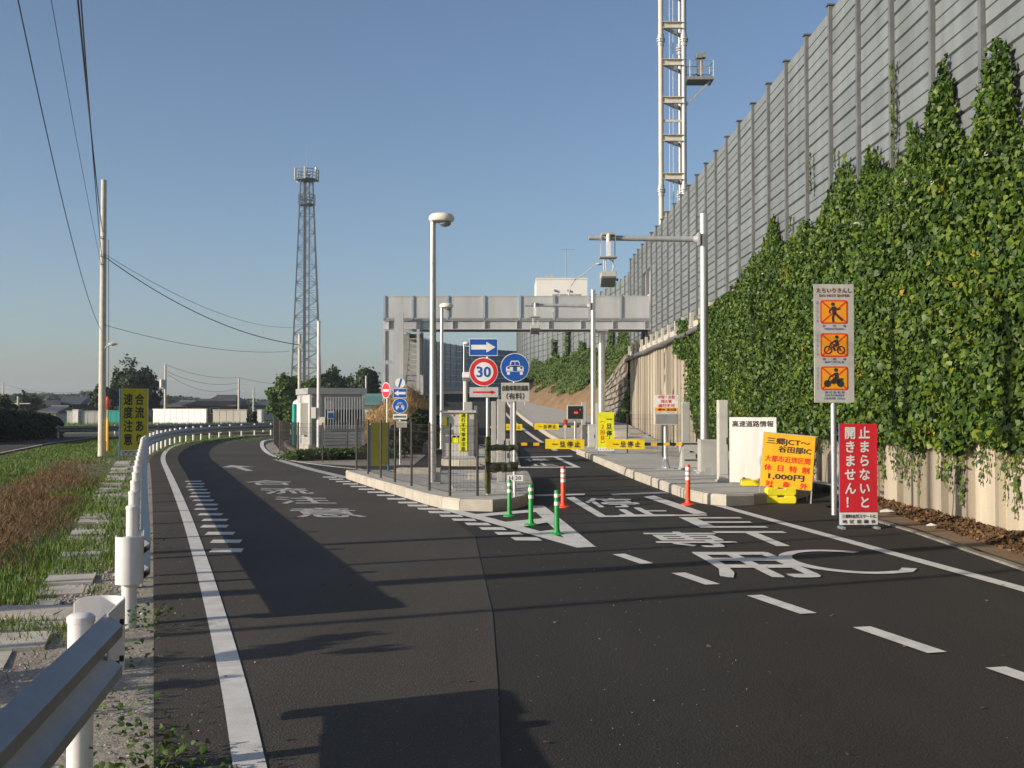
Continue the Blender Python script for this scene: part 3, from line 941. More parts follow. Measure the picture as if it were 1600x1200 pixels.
# ------------------------------------------------------------------ noise barriers
XN, ZB, ZT = 7.0, 5.15, 10.32
nw = thing('noise_barrier', 'tall grey noise barrier of ribbed panels above the ivy and concrete wall', 'noise barrier')
ph = (ZT - ZB) / 10
def panel_mesh(L, h):
    prof = [(.0, .003), (.012, .006), (.088, .046), (.088, h * .475), (.055, h * .48), (.055, h * .5), (.088, h * .535), (.088, h - .012), (.012, h - .006), (.0, h - .003)]
    n = len(prof)
    vs = [(-x, y, z) for y in (.0, L) for x, z in prof]
    fs = [(k, (k + 1) % n, n + (k + 1) % n, n + k) for k in range(n)] + [tuple(range(n)), tuple(range(n, 2 * n))[::-1]]
    return MB().add(vs, fs).mesh('panel', M['barrier_panel'])
pn = panel_mesh(1.86, ph)
postm = MB().box((-.06, 0, (ZB + ZT) / 2 - .15), (.20, .11, ZT - ZB + .42)).box((-.06, 0, ZT + .08), (.28, .17, .03)).mesh('post', M['barrier_post'])
BAY0, NB = 12.75, 27
for k in range(NB + 1):
    y = BAY0 + 2.0 * k
    if y > 66.8: break
    link('post', postm, nw, (XN, y, 0))
    if k == NB: break
    for j in range(10):
        if 56.6 < y + 1 < 60.2 and j < 7: continue
        link('panel', pn, nw, (XN + random.uniform(-.006, .006), y + .07, ZB + j * ph))
MB().box((XN, BAY0 + NB, ZB - .12), (.28, NB * 2 + .3, .2)).build('sill_beam', M['barrier_post'], nw)
mb = MB()
mb.box((XN + .05, 58.75, ZB + 1.75), (.06, 3.6, 3.6))
mb.build('gate_panel', M['bridge_grey'], nw)
MB().box((XN - .03, 58.6, ZB + 1.3), (.12, .9, 2.1)).build('door', M['mast_beam'], nw)

def barrier_along(name, label, path, zf, height, rows, mt, step=2.0, side=-1, group=None):
    root = thing(name, label, 'noise barrier', group=group)
    pts = resample(path, step)
    for i, p in enumerate(pts):
        t = (pts[min(i + 1, len(pts) - 1)] - pts[max(i - 1, 0)])
        a = math.atan2(t.y, t.x)
        MB().box((0, 0, height / 2), (.14, .2, height + .12)).build('post', M['barrier_post'], root, loc=(p.x, p.y, zf(p.y)), rz=a)
    for p, q in zip(pts, pts[1:]):
        d = q - p
        a = math.atan2(d.y, d.x)
        mb = MB()
        L = d.length - .15
        for j in range(rows):
            h = height / rows
            z = j * h
            prof = [(0, z + .01), (.05, z + .02), (.05, z + h * .95), (0, z + h - .01), (-.05, z + h * .95), (-.05, z + .02)]
            n = len(prof)
            v = [(x, y, zz) for x in (.07, .07 + L) for y, zz in prof]
            mb.add(v, [(k, (k + 1) % n, n + (k + 1) % n, n + k) for k in range(n)] + [tuple(range(n)), tuple(range(n, 2 * n))[::-1]])
        mb.build('panel', M[mt], root, loc=(p.x, p.y, zf(p.y)), rz=a)
    return root
barrier_along('noise_barrier', 'grey noise barrier curving away above the bushes beyond the footbridge', FW, lambda y: 5.0, 5.3, 10, 'barrier_panel')
outer = smooth([(-8.9, 98), (-9.3, 110), (-9.1, 123), (-7.6, 136), (-3.4, 149), (4, 157), (9, 160)], 2)
barrier_along('noise_barrier', 'noise barrier, shaded blue grey by its colour, curving round the top of the ramp', outer, ramp_z, 5.9, 8, 'barrier_shaded', 2.5)

# ------------------------------------------------------------------ footbridge and stair tower
YB = 57.8
def fx(px, Y=YB): return far(px, 640, Y).x
def fz(py, Y=YB): return far(800, py, Y).z
br = thing('footbridge', 'grey panelled footbridge spanning the toll lane to the noise barrier', 'footbridge', (0, YB, 0))
x0, x1 = fx(598), fx(1017)
zg0, zg1, zp1 = fz(515), fz(500), fz(463)
mb = MB()
for yy in (0, 1.7):
    mb.box(((x0 + x1) / 2, yy, (zg0 + zg1) / 2), (x1 - x0, .02, zg1 - zg0))
    mb.box(((x0 + x1) / 2, yy - .0, zg0 + .015), (x1 - x0, .22, .03))
    mb.box(((x0 + x1) / 2, yy, zg1 - .015), (x1 - x0, .22, .03))
mb.build('girder', M['bridge_grey'], br)
for k in range(9):
    xx = x0 + .3 + (x1 - x0 - .6) * k / 8
    MB().box((xx, -.07, (zg0 + zg1) / 2), (.03, .10, zg1 - zg0 - .06)).build('stiffener', M['galv_dull'], br)
MB().box(((x0 + x1) / 2, .85, zg1 + .06), (x1 - x0, 1.9, .08)).build('deck', M['bridge_dark'], br)
pxs = [600, 644, 699, 756, 812, 866, 921, 970, 1017]
for i, p in enumerate(pxs):
    MB().box((fx(p), -.09, (zg1 + zp1) / 2 + .02), (.06, .07, zp1 - zg1 + .06)).box((fx(p) + .10, -.05, (zg1 + zp1) / 2), (.025, .04, zp1 - zg1)).build('post', M['galv'], br)
    if i < len(pxs) - 1:
        a, b = fx(p) + .06, fx(pxs[i + 1]) - .06
        for yy in (-.03, 1.75):
            MB().box(((a + b) / 2, yy, (zg1 + zp1) / 2 + .06), (b - a, .02, zp1 - zg1 - .1)).box(((a + b) / 2, yy, zp1), (b - a, .06, .05)).build('side_panel', M['bridge_grey'], br)
MB().cyl((fx(942), .85, 0), (fx(942), .85, zg0), .17, n=20).box((fx(942), .85, zg0 - .03), (.6, 1.9, .06)).build('column', M['galv'], br, True)

tw = thing('stair_tower', 'grey steel stair tower under the left end of the footbridge', 'stair tower', (0, YB, 0))
ta, tb = fx(601), fx(654)
for xx in (ta, tb):
    for yy in (-.3, 2.2):
        MB().box((xx, yy, zg0 / 2), (.14, .14, zg0)).build('post', M['galv_dull'], tw)
MB().box((fx(625), -.55, (fz(490) + fz(598)) / 2), (fx(632) - fx(618), .16, fz(490) - fz(598))).build('front_column', M['bridge_grey'], tw)
for (z0, z1, xa, xb, y) in ((.4, 2.1, fx(634), fx(652), .3), (3.1, 5.6, fx(634), fx(652), .3)):
    n = 9
    for k in range(n):
        MB().box(((xa + xb) / 2, y + .22 * k, z0 + (z1 - z0) * k / n), (xb - xa, .28, .05)).build('step', M['galv_dull'], tw)
    MB().bar((xa, y - .2, z0 - .1), (xa, y + .22 * n, z1), .04, .22).build('stringer', M['bridge_dark'], tw)
    MB().bar((xb, y - .2, z0 - .1), (xb, y + .22 * n, z1), .04, .22).build('stringer', M['bridge_dark'], tw)
for (z0, z1) in ((fz(565), fz(516)), (fz(620), fz(568))):
    MB().box(((ta + fx(618)) / 2, -.28, (z0 + z1) / 2), (fx(617) - ta - .1, .03, z1 - z0 - .1)).build('side_panel', M['bridge_grey'], tw)
MB().box(((fx(620) + tb) / 2, 2.28, 2.9), (tb - fx(620), .04, 5.4)).build('shade_panel', M['bridge_dark'], tw)  # dark full-height sheet stands in for the shaded tower interior
MB().box((tb - .03, 1.0, 4.4), (.03, 2.3, 1.9)).build('side_panel', M['bridge_grey'], tw)
MB().box(((ta + tb) / 2, 1.0, 2.35), (tb - ta, 2.6, .1)).build('landing', M['bridge_dark'], tw)
MB().box(((ta + tb) / 2, 1.0, .25), (tb - ta + .1, 2.7, .5)).build('base', M['concrete'], tw)

# ------------------------------------------------------------------ steel mast behind the barrier
YM = 61.0
ms = thing('steel_mast', 'tall pale steel mast of pipes and crossbeams rising behind the noise barrier', 'mast', (0, 0, 0))
def mp(px, py, Y=YM): return far(px, py, Y)
HTOP = 30
legs = [(mp(1033, 200).x, YM), (mp(1069, 200).x, YM), (mp(1063, 200).x * 1.025, YM + 1.6), (mp(1029, 200).x * 1.02, YM + 1.6)]
legs[3] = (legs[0][0] + .75, YM + 1.7)
for i, (x, y) in enumerate(legs[:3]):
    l = MB().cyl((x, y, 4.9), (x, y, HTOP), .135 if i < 2 else .12, n=14).build('leg', M['mast_beam'] if i == 0 else M['galv_dull'], ms, True)
    for zz in (fz(298, YM), fz(63, YM), fz(63, YM) + 7.9):
        MB().cyl((x, y, zz - .09), (x, y, zz - .03), .23, n=14).cyl((x, y, zz + .03), (x, y, zz + .09), .23, n=14).cyl((x, y, zz - .3), (x, y, zz + .3), .17, n=14).build('flange', M['galv_dull'], l)
zs = [fz(p, YM) for p in (335, 276, 216, 157, 98, 40)]
st = zs[-1] - zs[-2]
zs += [zs[-1] + st * k for k in range(1, 4)]
for z in zs:
    (xa, ya), (xb, yb), (xc, yc) = legs[:3]
    MB().box(((xa + xb) / 2, ya, z), (xb - xa - .2, .12, .30)).box(((xa + xb) / 2, ya - .08, z + .16), (xb - xa - .2, .22, .03)).box(((xa + xb) / 2, ya - .08, z - .16), (xb - xa - .2, .22, .03)).build('crossbeam', M['mast_beam'], ms)
    MB().bar((xb, yb, z), (xc, yc, z), .12, .3).bar((xa, ya, z), (xc, yc, z), .1, .2).build('crossbeam', M['galv_dull'], ms)
MB().box(((legs[0][0] + legs[1][0]) / 2, YM, fz(189, YM)), (1.0, .1, .12)).build('crossbeam', M['mast_beam'], ms)
lad = MB()
for dx in (-.16, .16):
    lad.cyl((legs[0][0] + .62 + dx * .6, YM + .5, 5), (legs[0][0] + .62 + dx * .6, YM + .5, HTOP), .018, n=6)
for k in range(80):
    lad.bar((legs[0][0] + .52, YM + .5, 5.2 + .3 * k), (legs[0][0] + .72, YM + .5, 5.2 + .3 * k), .02)
lad.cyl((legs[0][0] + .95, YM + .3, 5), (legs[0][0] + .95, YM + .3, HTOP), .025, n=6)
lad.build('ladder', M['galv_dull'], ms)
pz = fz(124, YM)
xa, xb = mp(1074, 124).x, mp(1114, 124).x
MB().box(((xa + xb) / 2, YM + .3, pz), (xb - xa, 1.2, .16)).build('platform', M['bridge_dark'], ms)
g = MB()
for x in (xa + .1, (xa + xb) / 2, xb - .02):
    for y in (YM - .28, YM + .88):
        g.cyl((x, y, pz), (x, y, pz + .95), .022, n=6)
for z in (.5, .95):
    for y in (YM - .28, YM + .88):
        g.cyl((xa, y, pz + z), (xb, y, pz + z), .02, n=6)
    g.cyl((xb, YM - .28, pz + z), (xb, YM + .88, pz + z), .02, n=6)
g.build('handrail', M['galv_dull'], ms)
MB().bar((xa - .1, YM, pz - 1.4), (xb - .15, YM, pz - .1), .1).build('brace', M['galv_dull'], ms)
c = MB().box((xa + .72, YM + .3, pz + .7), (.28, .35, .8)).cyl((xa + .72, YM + .3, pz), (xa + .72, YM + .3, pz + 1.2), .07, n=8)
c.box((xa + .62, YM + .1, pz + 1.25), (.3, .5, .26)).box((xa + .88, YM + .05, pz + 1.3), (.2, .4, .3)).cyl((xa + .35, YM + .2, pz + .25), (xa + .6, YM + .2, pz + .4), .03, n=6)
tag(c.build('mast_camera', M['bridge_dark'], None), 'dark surveillance camera unit standing on the mast platform', 'camera')

# white building beyond the barrier
YW = 128
wb = thing('white_building', 'white flat roofed building rising behind the footbridge and noise barrier', 'building', (far(838, 640, YW).x, YW, 0))
W_ = far(918, 640, YW).x - far(838, 640, YW).x
H_ = far(838, 436, YW).z
MB().box((W_ / 2, 4.5, H_ / 2), (W_, 9, H_)).build('wall', M['tower_white'], wb)
MB().box((W_ / 2, 4.5, H_ + .05), (W_ + .1, 9.1, .14)).build('parapet', M['tower_white'], wb)
wz0, wz1 = far(838, 482, YW).z, far(838, 459, YW).z
wx = [far(p, 640, YW).x - far(838, 640, YW).x for p in (862, 873, 884, 896, 908)]
for a, b in zip(wx, wx[1:]):
    wd = MB().box(((a + b) / 2, -.02, (wz0 + wz1) / 2), (b - a - .12, .06, wz1 - wz0)).build('window', M['cabinet_pale'], wb)
    MB().box(((a + b) / 2, -.06, (wz0 + wz1) / 2), (b - a - .28, .02, wz1 - wz0 - .2)).build('pane', M['lens_glass'], wd)
for p in (867, 888):
    MB().cyl((far(p, 640, YW).x - wb.location.x, -.2, far(p, 454, YW).z), (far(p, 640, YW).x - wb.location.x, 0, far(p, 454, YW).z), .13, n=10).build('vent', M['bridge_dark'], wb)
for p in (855, 863):
    MB().box((far(p, 640, YW).x - wb.location.x, 1, H_ + .3), (.4, .4, .6)).build('roof_unit', M['cabinet'], wb)
an = MB().cyl((far(886, 640, YW).x, YW + 2, H_), (far(886, 640, YW).x, YW + 2, far(886, 384, YW).z), .045, n=6)
tz = far(886, 386, YW).z
an.bar((far(877, 640, YW).x, YW + 2, tz), (far(900, 640, YW).x, YW + 2, tz), .03)
for k in range(5):
    xk = far(878 + 5 * k, 640, YW).x
    an.bar((xk, YW + 1.4, tz), (xk, YW + 2.6, tz), .025)
tag(an.build('roof_antenna', M['bridge_dark']), 'thin television antenna on the roof of the white building', 'antenna')
sl = thing('street_lamp', 'street lamp with long curved arm above the white building', 'street lamp', (far(889, 640, 126).x, 126, 5))
MB().tube([(0, 0, 0), (0, 0, 9), (.1, 0, 10), (.8, 0, 11), (1.8, 0, 11.6), (2.9, 0, far(940, 413, 126).z - 5)], [.09, .08, .06, .05, .045, .04], 8).build('pole', M['mast_beam'], sl, True)
MB().lathe([(.05, -.1), (.32, -.06), (.4, .02), (.25, .12), (.05, .15)], (3.3, 0, far(940, 413, 126).z - 5), 12).build('lamp_head', M['lamp_shell'], sl, True)

# ------------------------------------------------------------------ guardrails
WPROF = [(.0, .0), (.022, .012), (.078, .055), (.078, .105), (.012, .150), (.0, .175), (.012, .200), (.078, .245), (.078, .295), (.022, .338), (.0, .35)]
WPROF = WPROF + [(n - .008, z) for n, z in reversed(WPROF[1:-1])]
def guard_post(root, p, h=.74, dz=0):
    q = MB().cyl((0, 0, -.2), (0, 0, h), .057, n=18)
    po = q.build('post', M['white_paint'], root, True, loc=(p[0], p[1], dz))
    MB().lathe([(.061, h - .02), (.061, h + .004), (.05, h + .014), (.02, h + .02), (.001, h + .021)], n=18).build('cap', M['white_paint'], po, True)
    return po
def guardrail(label, path, posts, z0=.29, end=0, start=0):
    root = thing('guardrail', label, 'guardrail')
    mb = MB()
    MB().sweep(WPROF, path, True, z0).build('beam', M['rail_metal'], root, True)
    return root
def end_piece(root, p, tdir, z0, r=.105):
    """flat end sheet bent round the post: starts along tdir (away from the beam) and turns to the left"""
    t = Vector((tdir[0], tdir[1], 0)).normalized()
    lf = Vector((-t.y, t.x, 0))
    path = [p - t * .30, p - t * .1]
    for k in range(0, 11):
        a = math.pi * k / 10
        path.append(p + lf * (r - r * math.cos(a)) + t * (r * math.sin(a)))
    path.append(path[-1] - t * .12)
    prof = [(.004, 0), (.010, .006), (.010, .345), (.004, .352), (-.004, .352), (-.004, 0)]
    return MB().sweep(prof, path, True, z0).build('end_piece', M['white_paint'], root, True)

# far rail: near end at the second post, follows the road edge round the bend
GL = [(-2.93, 8.85), (-3.1, 9.4), (-4.9, 15), (-7.5, 23.2), (-10.1, 31.5), (-12.65, 39.5), (-15.0, 49), (-16.7, 58), (-17.2, 64), (-17.15, 69), (-16.3, 75), (-13.5, 79.2), (-9, 81), (-4, 82)]
GLs = smooth(GL, 3)
ga = resample(GLs, .5)
rootA = thing('guardrail', 'white posted guardrail following the left road edge into the far bend', 'guardrail')
MB().sweep(WPROF, offset(ga, .075), True, .33).build('beam', M['rail_metal'], rootA, True)
cum = 0
gp = resample(GLs, 2.0)
for i, p in enumerate(gp):
    guard_post(rootA, p, .74 if i else .66)
    if 0 < i < 22:
        d = (gp[min(i + 1, len(gp) - 1)] - gp[i - 1]).normalized()
        n_ = Vector((d.y, -d.x, 0))
        MB().box((p.x + n_.x * .065, p.y + n_.y * .065, .46), (.06, .05, .13), math.atan2(d.y, d.x)).build('bracket', M['galv'], rootA)
t0 = (ga[0] - ga[1]).normalized()
# end sheet turning round the first post (counter-clockwise seen from above would face the field)
def end_piece_left(root, p, t, z0, side, r=.1):
    lf = Vector((-t.y, t.x, 0)) * side
    path = [p - t * .45, p - t * .2, p]
    for k in range(1, 13):
        a = math.pi * 1.02 * k / 12
        path.append(p + lf * (r - r * math.cos(a)) + t * (r * math.sin(a)))
    path.append(path[-1] - t * .10)
    prof = [(.004, 0), (.004, .36), (-.004, .36), (-.004, 0)]
    o = MB().sweep(prof, path, True, z0).build('end_piece', M['white_paint'], root, True)
    return o
nA = Vector((-t0.y, t0.x, 0))
end_piece_left(rootA, ga[0] + nA * -.112 * -1 * -1, t0, .325, 1) if False else end_piece_left(rootA, ga[0] + Vector((.105, .0, 0)), t0, .325, -1)
# near rail passing the camera on its left
GN = [(-1.985, 5.86), (-1.83, 4.9), (-1.635, 3.68), (-1.45, 2.5), (-1.28, 1.4), (-.9, -1), (-.45, -4)]
gn = resample(smooth(GN, 2), .4)[::-1]
rootB = thing('guardrail', 'nearest guardrail with dull metal beam entering at the bottom left corner', 'guardrail')
MB().sweep(WPROF, gn[:-1], True, .335).build('beam', M['rail_metal'], rootB, True)
tB = (gn[-1] - gn[-2]).normalized()
end_piece_left(rootB, gn[-1] + Vector((.02, 0, 0)), tB, .335, 1, .11)
for (x, y) in ((-1.93, 5.18), (-1.63, 3.15), (-1.34, 1.15), (-1.0, -.9)):
    guard_post(rootB, (x, y), .72)
nB = Vector((tB.y, -tB.x, 0))
for z in (.42, .60):
    for dy in (-.26, -.14):
        q = gn[-1] + tB * dy + Vector((.02, 0, 0))
        MB().cyl((q.x, q.y, z), (q.x + nB.x * .022, q.y + nB.y * .022, z), .015, n=8).build('bolt', M['black_metal'], rootB)
# rail of the side road behind
GS = smooth([at(-60, 690), at(60, 685), at(150, 683), at(230, 681), at(330, 676.5), at(480, 674)], 1)
rootC = thing('guardrail', 'low distant guardrail along the crossing road beyond the field', 'guardrail')
MB().sweep(WPROF, resample(GS, 2), True, .33).build('beam', M['rail_metal'], rootC)
for p in resample(GS, 4.0):
    MB().cyl((p.x, p.y + .08, -.1), (p.x, p.y + .08, .72), .06, n=8).build('post', M['white_paint'], rootC)

# ------------------------------------------------------------------ lamps, cantilever poles
def lamp(px, base_y, top_y, label, z0=.19, group='round headed street lamps on the islands', Y=None, s=1.0):
    p = at(px, base_y, z0) if Y is None else far(px, base_y, Y)
    ht = far(px, top_y, p.y).z - p.z
    r = thing('street_lamp', label, 'street lamp', p, 0, group)
    MB().cyl((0, 0, 0), (0, 0, ht), .075 * s, .055 * s, n=18).build('pole', M['galv'], r, True)
    MB().box((0, 0, .012), (.32 * s, .32 * s, .024)).box((.0, .1 * s, .12), (.012, .12 * s, .2)).box((.1 * s, 0, .12), (.12 * s, .012, .2)).build('base_plate', M['galv_dull'], r)
    # flattened bowl head reaching to the right
    mb = MB()
    prof = [(.02, .20), (.10, .195), (.18, .165), (.215, .11), (.225, .04), (.21, -.01), (.17, -.03), (.02, -.035)]
    n = 24
    vs, fs = [], []
    for rr, z in prof:
        for k in range(n):
            a = 2 * math.pi * k / n
            vs.append((.17 * s + rr * 1.15 * s * math.cos(a), rr * s * math.sin(a) * .9, ht + (z + .0) * s * .8))
    for i in range(len(prof) - 1):
        for k in range(n):
            fs.append((i * n + k, (i + 1) * n + k, (i + 1) * n + (k + 1) % n, i * n + (k + 1) % n))
    fs += [tuple(range(n)), tuple(range((len(prof) - 1) * n, len(prof) * n))[::-1]]
    mb.add(vs, fs).build('lamp_head', M['lamp_shell'], r, True)
    MB().lathe([(.10, .0), (.125, -.02), (.12, -.05), (.08, -.085), (.02, -.1)], (.24 * s, 0, ht - .02 * s), 16).build('lens', M['lens_glass'], r, True)
    return r
lamp(676, 755, 345, 'tallest street lamp, with flat round head, on the fenced front island')
lamp(690, 702, 480, 'street lamp with flat round head beside the yellow labelled booth')
l3 = lamp(725, 640, 527, 'small distant street lamp above the ramp right of the booth', Y=75, s=.9)
l3.location.z = ramp_z(75) + .0

def cantilever(px, base_y, top_y, arm_y, arm_px, box_px, box_y, label, Y):
    p = far(px, base_y, Y); p.z = .18
    Z = Y
    ht = far(px, top_y, Z).z - p.z
    az = far(px, arm_y, Z).z - p.z
    ax = far(arm_px, arm_y, Z).x - p.x
    r = thing('camera_pole', label, 'camera pole', p, 0, 'cantilever poles holding a camera over the toll lane')
    MB().cyl((0, 0, 0), (0, 0, ht), .105, .095, n=20).build('pole', M['galv'], r, True)
    MB().box((0, 0, .015), (.45, .45, .03)).box((0, 0, .14), (.36, .014, .24)).box((0, 0, .14), (.014, .36, .24)).build('base_plate', M['galv_dull'], r)
    arm = MB().cyl((-.18, 0, az), (ax, 0, az + .04), .07, .062, n=16).cyl((-.11, 0, az), (-.25, 0, az), .13, .08, n=16).box((-.13, 0, az), (.05, .3, .3)).build('arm', M['galv_dull'], r, True)
    bx = far(box_px, arm_y, Z).x - p.x
    f = MB().box((bx, 0, az + .12), (.32, .3, .05)).box((bx - .17, 0, az - .18), (.012, .26, .5)).box((bx + .17, 0, az - .18), (.012, .26, .5)).box((bx, 0, az - .44), (.42, .4, .03))
    for dx in (-.1, -.05, .12): f.cyl((bx + dx, 0, az - .44), (bx + dx, 0, az - .80), .012, n=6)
    f.tube([(bx - .02, -.05, az - .46), (bx + .1, -.05, az - .52), (bx + .13, -.04, az - .65), (bx + .1, 0, az - .86)], .014, 6)
    f.build('bracket', M['galv_dull'], r)
    MB().box((bx, -.12, az - .25), (.1, .1, .34)).lathe([(.05, -.08), (.05, .1), (.02, .14)], (bx, -.12, az), 10).build('junction_box', M['white_paint'], r)
    m = Matrix.Rotation(R(-28), 3, 'X')
    h = MB().box((bx, 0, az - .96), (.36, .46, .15), m=m).box((bx, .04, az - .80), (.40, .26, .03))
    h.box((bx - .18, .04, az - .88), (.02, .2, .16)).box((bx + .18, .04, az - .88), (.02, .2, .16))
    h.build('camera_housing', M['cabinet'], r, bevel=.008)
    MB().box((bx, -.07, az - 1.045), (.30, .40, .012), m=m).cyl((bx + .19, -.05, az - .98), (bx + .24, -.05, az - .98), .035, n=10).build('camera_window', M['bridge_dark'], r)
    return r
cantilever(1101, 746, 334, 374, 920, 950, 430, 'nearer camera pole, its arm reaching over the first toll gate', 27.6)
cantilever(927, 706, 453, 478, 820, 836, 500, 'farther camera pole, its arm in front of the footbridge panels', 46.5)

# ------------------------------------------------------------------ fences of black wire mesh
def mesh_fence(label, pts, h, z0, step, parent=None, dense=.055, mt='black_metal', thing_name='mesh_fence', r=.022, wr=.0016):
    root = thing(thing_name, label, 'fence')
    pp = resample(pts, step) if step else [Vector(p) for p in pts]
    for p in pp:
        MB().cyl((p.x, p.y, z0 - .05), (p.x, p.y, z0 + h), r, n=8).build('post', M[mt], root)
    for p, q in zip(pp, pp[1:]):
        mb = MB()
        L = (q - p).length
        d = (q - p) / L
        n = int(L / dense)
        for k in range(1, n):
            a = p + d * (L * k / n)
            mb.bar((a.x, a.y, z0 + .06), (a.x, a.y, z0 + h - .03), wr * 2)
        for j in range(9):
            z = z0 + .07 + (h - .12) * j / 8
            mb.bar((p.x, p.y, z), (q.x, q.y, z), wr * 2.4)
        for z in (z0 + h - .05, z0 + h - .17):
            mb.bar((p.x, p.y, z), (q.x, q.y, z), wr * 3.2)
        mb.build('mesh_panel', M[mt], root)
    return root
fp = [at(p, y, .19) for p, y in ((746, 774), (703, 775), (671, 766), (643, 759), (617, 753), (595, 746), (575, 740), (557, 734))]
mesh_fence('black mesh fence on slim posts along the front island kerb', fp, 1.24, .18, 0)
fl = [at(p, y) for p, y in ((546, 716), (494, 722), (444, 718), (430, 700))]
mesh_fence('black mesh fence in front of the grey equipment shed', [at(543, 716), at(504, 722), at(466, 719), at(437, 706), at(428, 694)], 1.25, 0, 0)
fr = [Vector((3.9, 39, 0)), Vector((4.7, 36, 0)), Vector((5.2, 32.5, 0)), Vector((5.9, 31, 0))]
mesh_fence('black mesh fence on the right pavement behind the gate', fr, 1.35, .18, 0, dense=.08)

# ------------------------------------------------------------------ signs
def sign_at(px, py, z=0.0): return at(px, py, z)

# red A-frame warning sign
p = at(1342, 826)
k = p.y / FPX
sg = thing('warning_sign', 'red standing sign with white vertical writing and blue legs', 'sign', p, R(4))
w, h = 60 * k, 160 * k
face = MB().box((0, .01, h / 2 + .06), (w, .02, h - .05))
board('panel', M['sign_red'], sg, -w / 2, .225, w / 2, h + .03)
board('footer', M['sign_white'], sg, -w / 2, .055, w / 2, .222)
for s in (-1, 1):
    bar_parts('frame_leg', M['frame_blue'], sg, [((s * (w / 2 - .012), .03, -.02), (s * (w / 2 - .012), .03, h + .02), .022)])
    fr_ = MB().bar((s * (w / 2 - .06), .045, h), (s * (w / 2 - .1) + .06, .36, 0), .022)
    fr_.build('frame_leg', M['frame_blue'], sg)
MB().bar((-w / 2 + .14, .29, .3), (w / 2 - .05, .29, .3), .018).build('stay', M['galv'], sg)
for x in (-w * .46, w * .46): MB().box((x, .0, .015), (.05, .2, .03)).build('foot', M['galv'], sg)
t = Flat()
t.column('止まらないと', w * .16, h + .0, .192, .165, .03)
t.column('開きません！', -w * .22, h + .0, .192, .165, .03)
t.build('lettering', M['sign_white'], sg)
t = Flat()
t.text('三郷料金所スマートIC', -w * .45, .145, w * .9, .055, .02)
for i, ch in enumerate('地区協議会'): t.char(ch, -w * .38 + i * w * .19, .10, .07, .055, .02)
t.build('small_lettering', M['ink'], sg)

# do not enter sign
p = at(1305, 805)
k = p.y / FPX
sg = thing('no_entry_sign', 'tall grey sign board with three orange prohibition pictures on a steel post', 'sign', p, R(3))
w, z0, z1 = 63 * k, far(1305, 629, p.y).z, far(1305, 444, p.y).z
MB().cyl((0, .05, -.1), (0, .05, z1 - .05), .045, n=16).build('post', M['galv'], sg, True)
board('panel', M['sign_grey'], sg, -w / 2, z0, w / 2, z1, .02)
H = z1 - z0
t = Flat()
t.text('たちいりきんし', -w * .44, z1 - H * .075, w * .88, H * .045, .015)
t.text('DO NOT ENTER', -w * .37, z1 - H * .108, w * .76, H * .022, .02, True)
t.build('title_lettering', M['ink_brown'], sg)
red, org, blk, blu = Flat(.004), Flat(.006), Flat(.010), Flat(.004)
cross = Flat(.008)
cy = [z1 - H * .235, z1 - H * .515, z1 - H * .795]
hw, hh = w * .345, H * .10
uc = w * .0
for i, c in enumerate(cy):
    red.rrect(uc - hw, c - hh, uc + hw, c + hh, .04)
    org.rrect(uc - hw + .022, c - hh + .022, uc + hw - .022, c + hh - .022, .03)
    cross.line([(uc - hw + .02, c + hh - .02), (uc + hw - .02, c - hh + .02)], .022).line([(uc - hw + .02, c - hh + .02), (uc + hw - .02, c + hh - .02)], .022)
    S = hh
    if i == 0:
        blk.disc(uc - .02 * 1, c + S * .66, S * .15)
        blk.line([(uc - S * .05, c + S * .45), (uc + S * .02, c - S * .12)], S * .34)
        blk.line([(uc + S * .02, c - S * .05), (uc + S * .3, c - S * .35), (uc + S * .72, c - S * .75)], S * .17)
        blk.line([(uc, c - S * .1), (uc - S * .12, c - S * .45), (uc - S * .08, c - S * .86)], S * .18)
        blk.line([(uc - S * .1, c + S * .42), (uc - S * .42, c + S * .08), (uc - S * .35, c - S * .12)], S * .12)
        blk.line([(uc, c + S * .42), (uc + S * .3, c + S * .2), (uc + S * .52, c + S * .3)], S * .12)
    elif i == 1:
        for du in (-.55, .55): blk.ring(uc + S * du, c - S * .42, S * .26, S * .36, 22)
        blk.disc(uc + S * .2, c + S * .68, S * .15)
        blk.line([(uc + S * .12, c + S * .45), (uc + S * .28, c - S * .02)], S * .28)
        blk.line([(uc + S * .2, c), (uc - S * .08, c - S * .12), (uc + S * .02, c - S * .5)], S * .15)
        blk.line([(uc + S * .1, c + S * .4), (uc - S * .35, c + S * .1)], S * .11)
        blk.line([(uc - S * .55, c - S * .42), (uc - S * .33, c + S * .1), (uc + S * .3, c - S * .05), (uc + S * .55, c - S * .42), (uc, c - S * .42), (uc - S * .3, c)], S * .07)
    else:
        for du in (-.62, .5): blk.disc(uc + S * du, c - S * .45, S * .30, 22)
        blk.disc(uc + S * .12, c + S * .7, S * .16)
        blk.line([(uc + S * .12, c + S * .48), (uc + S * .2, c + S * .0)], S * .32)
        blk.line([(uc + S * .18, c + S * .05), (uc - S * .15, c - S * .1), (uc - S * .1, c - S * .5)], S * .16)
        blk.line([(uc + S * .08, c + S * .4), (uc - S * .4, c + S * .12)], S * .12)
        blk.line([(uc - S * .62, c - S * .45), (uc - S * .42, c + S * .15)], S * .1)
        blk.line([(uc - S * .35, c - S * .3), (uc + S * .5, c - S * .3)], S * .3).line([(uc - S * .05, c - S * .12), (uc + S * .75, c - S * .08)], S * .18)
red.build('border', M['ink_red'], sg); org.build('picture_ground', M['sign_amber'], sg); cross.build('cross', M['ink_red'], sg); blk.build('pictogram', M['ink'], sg)
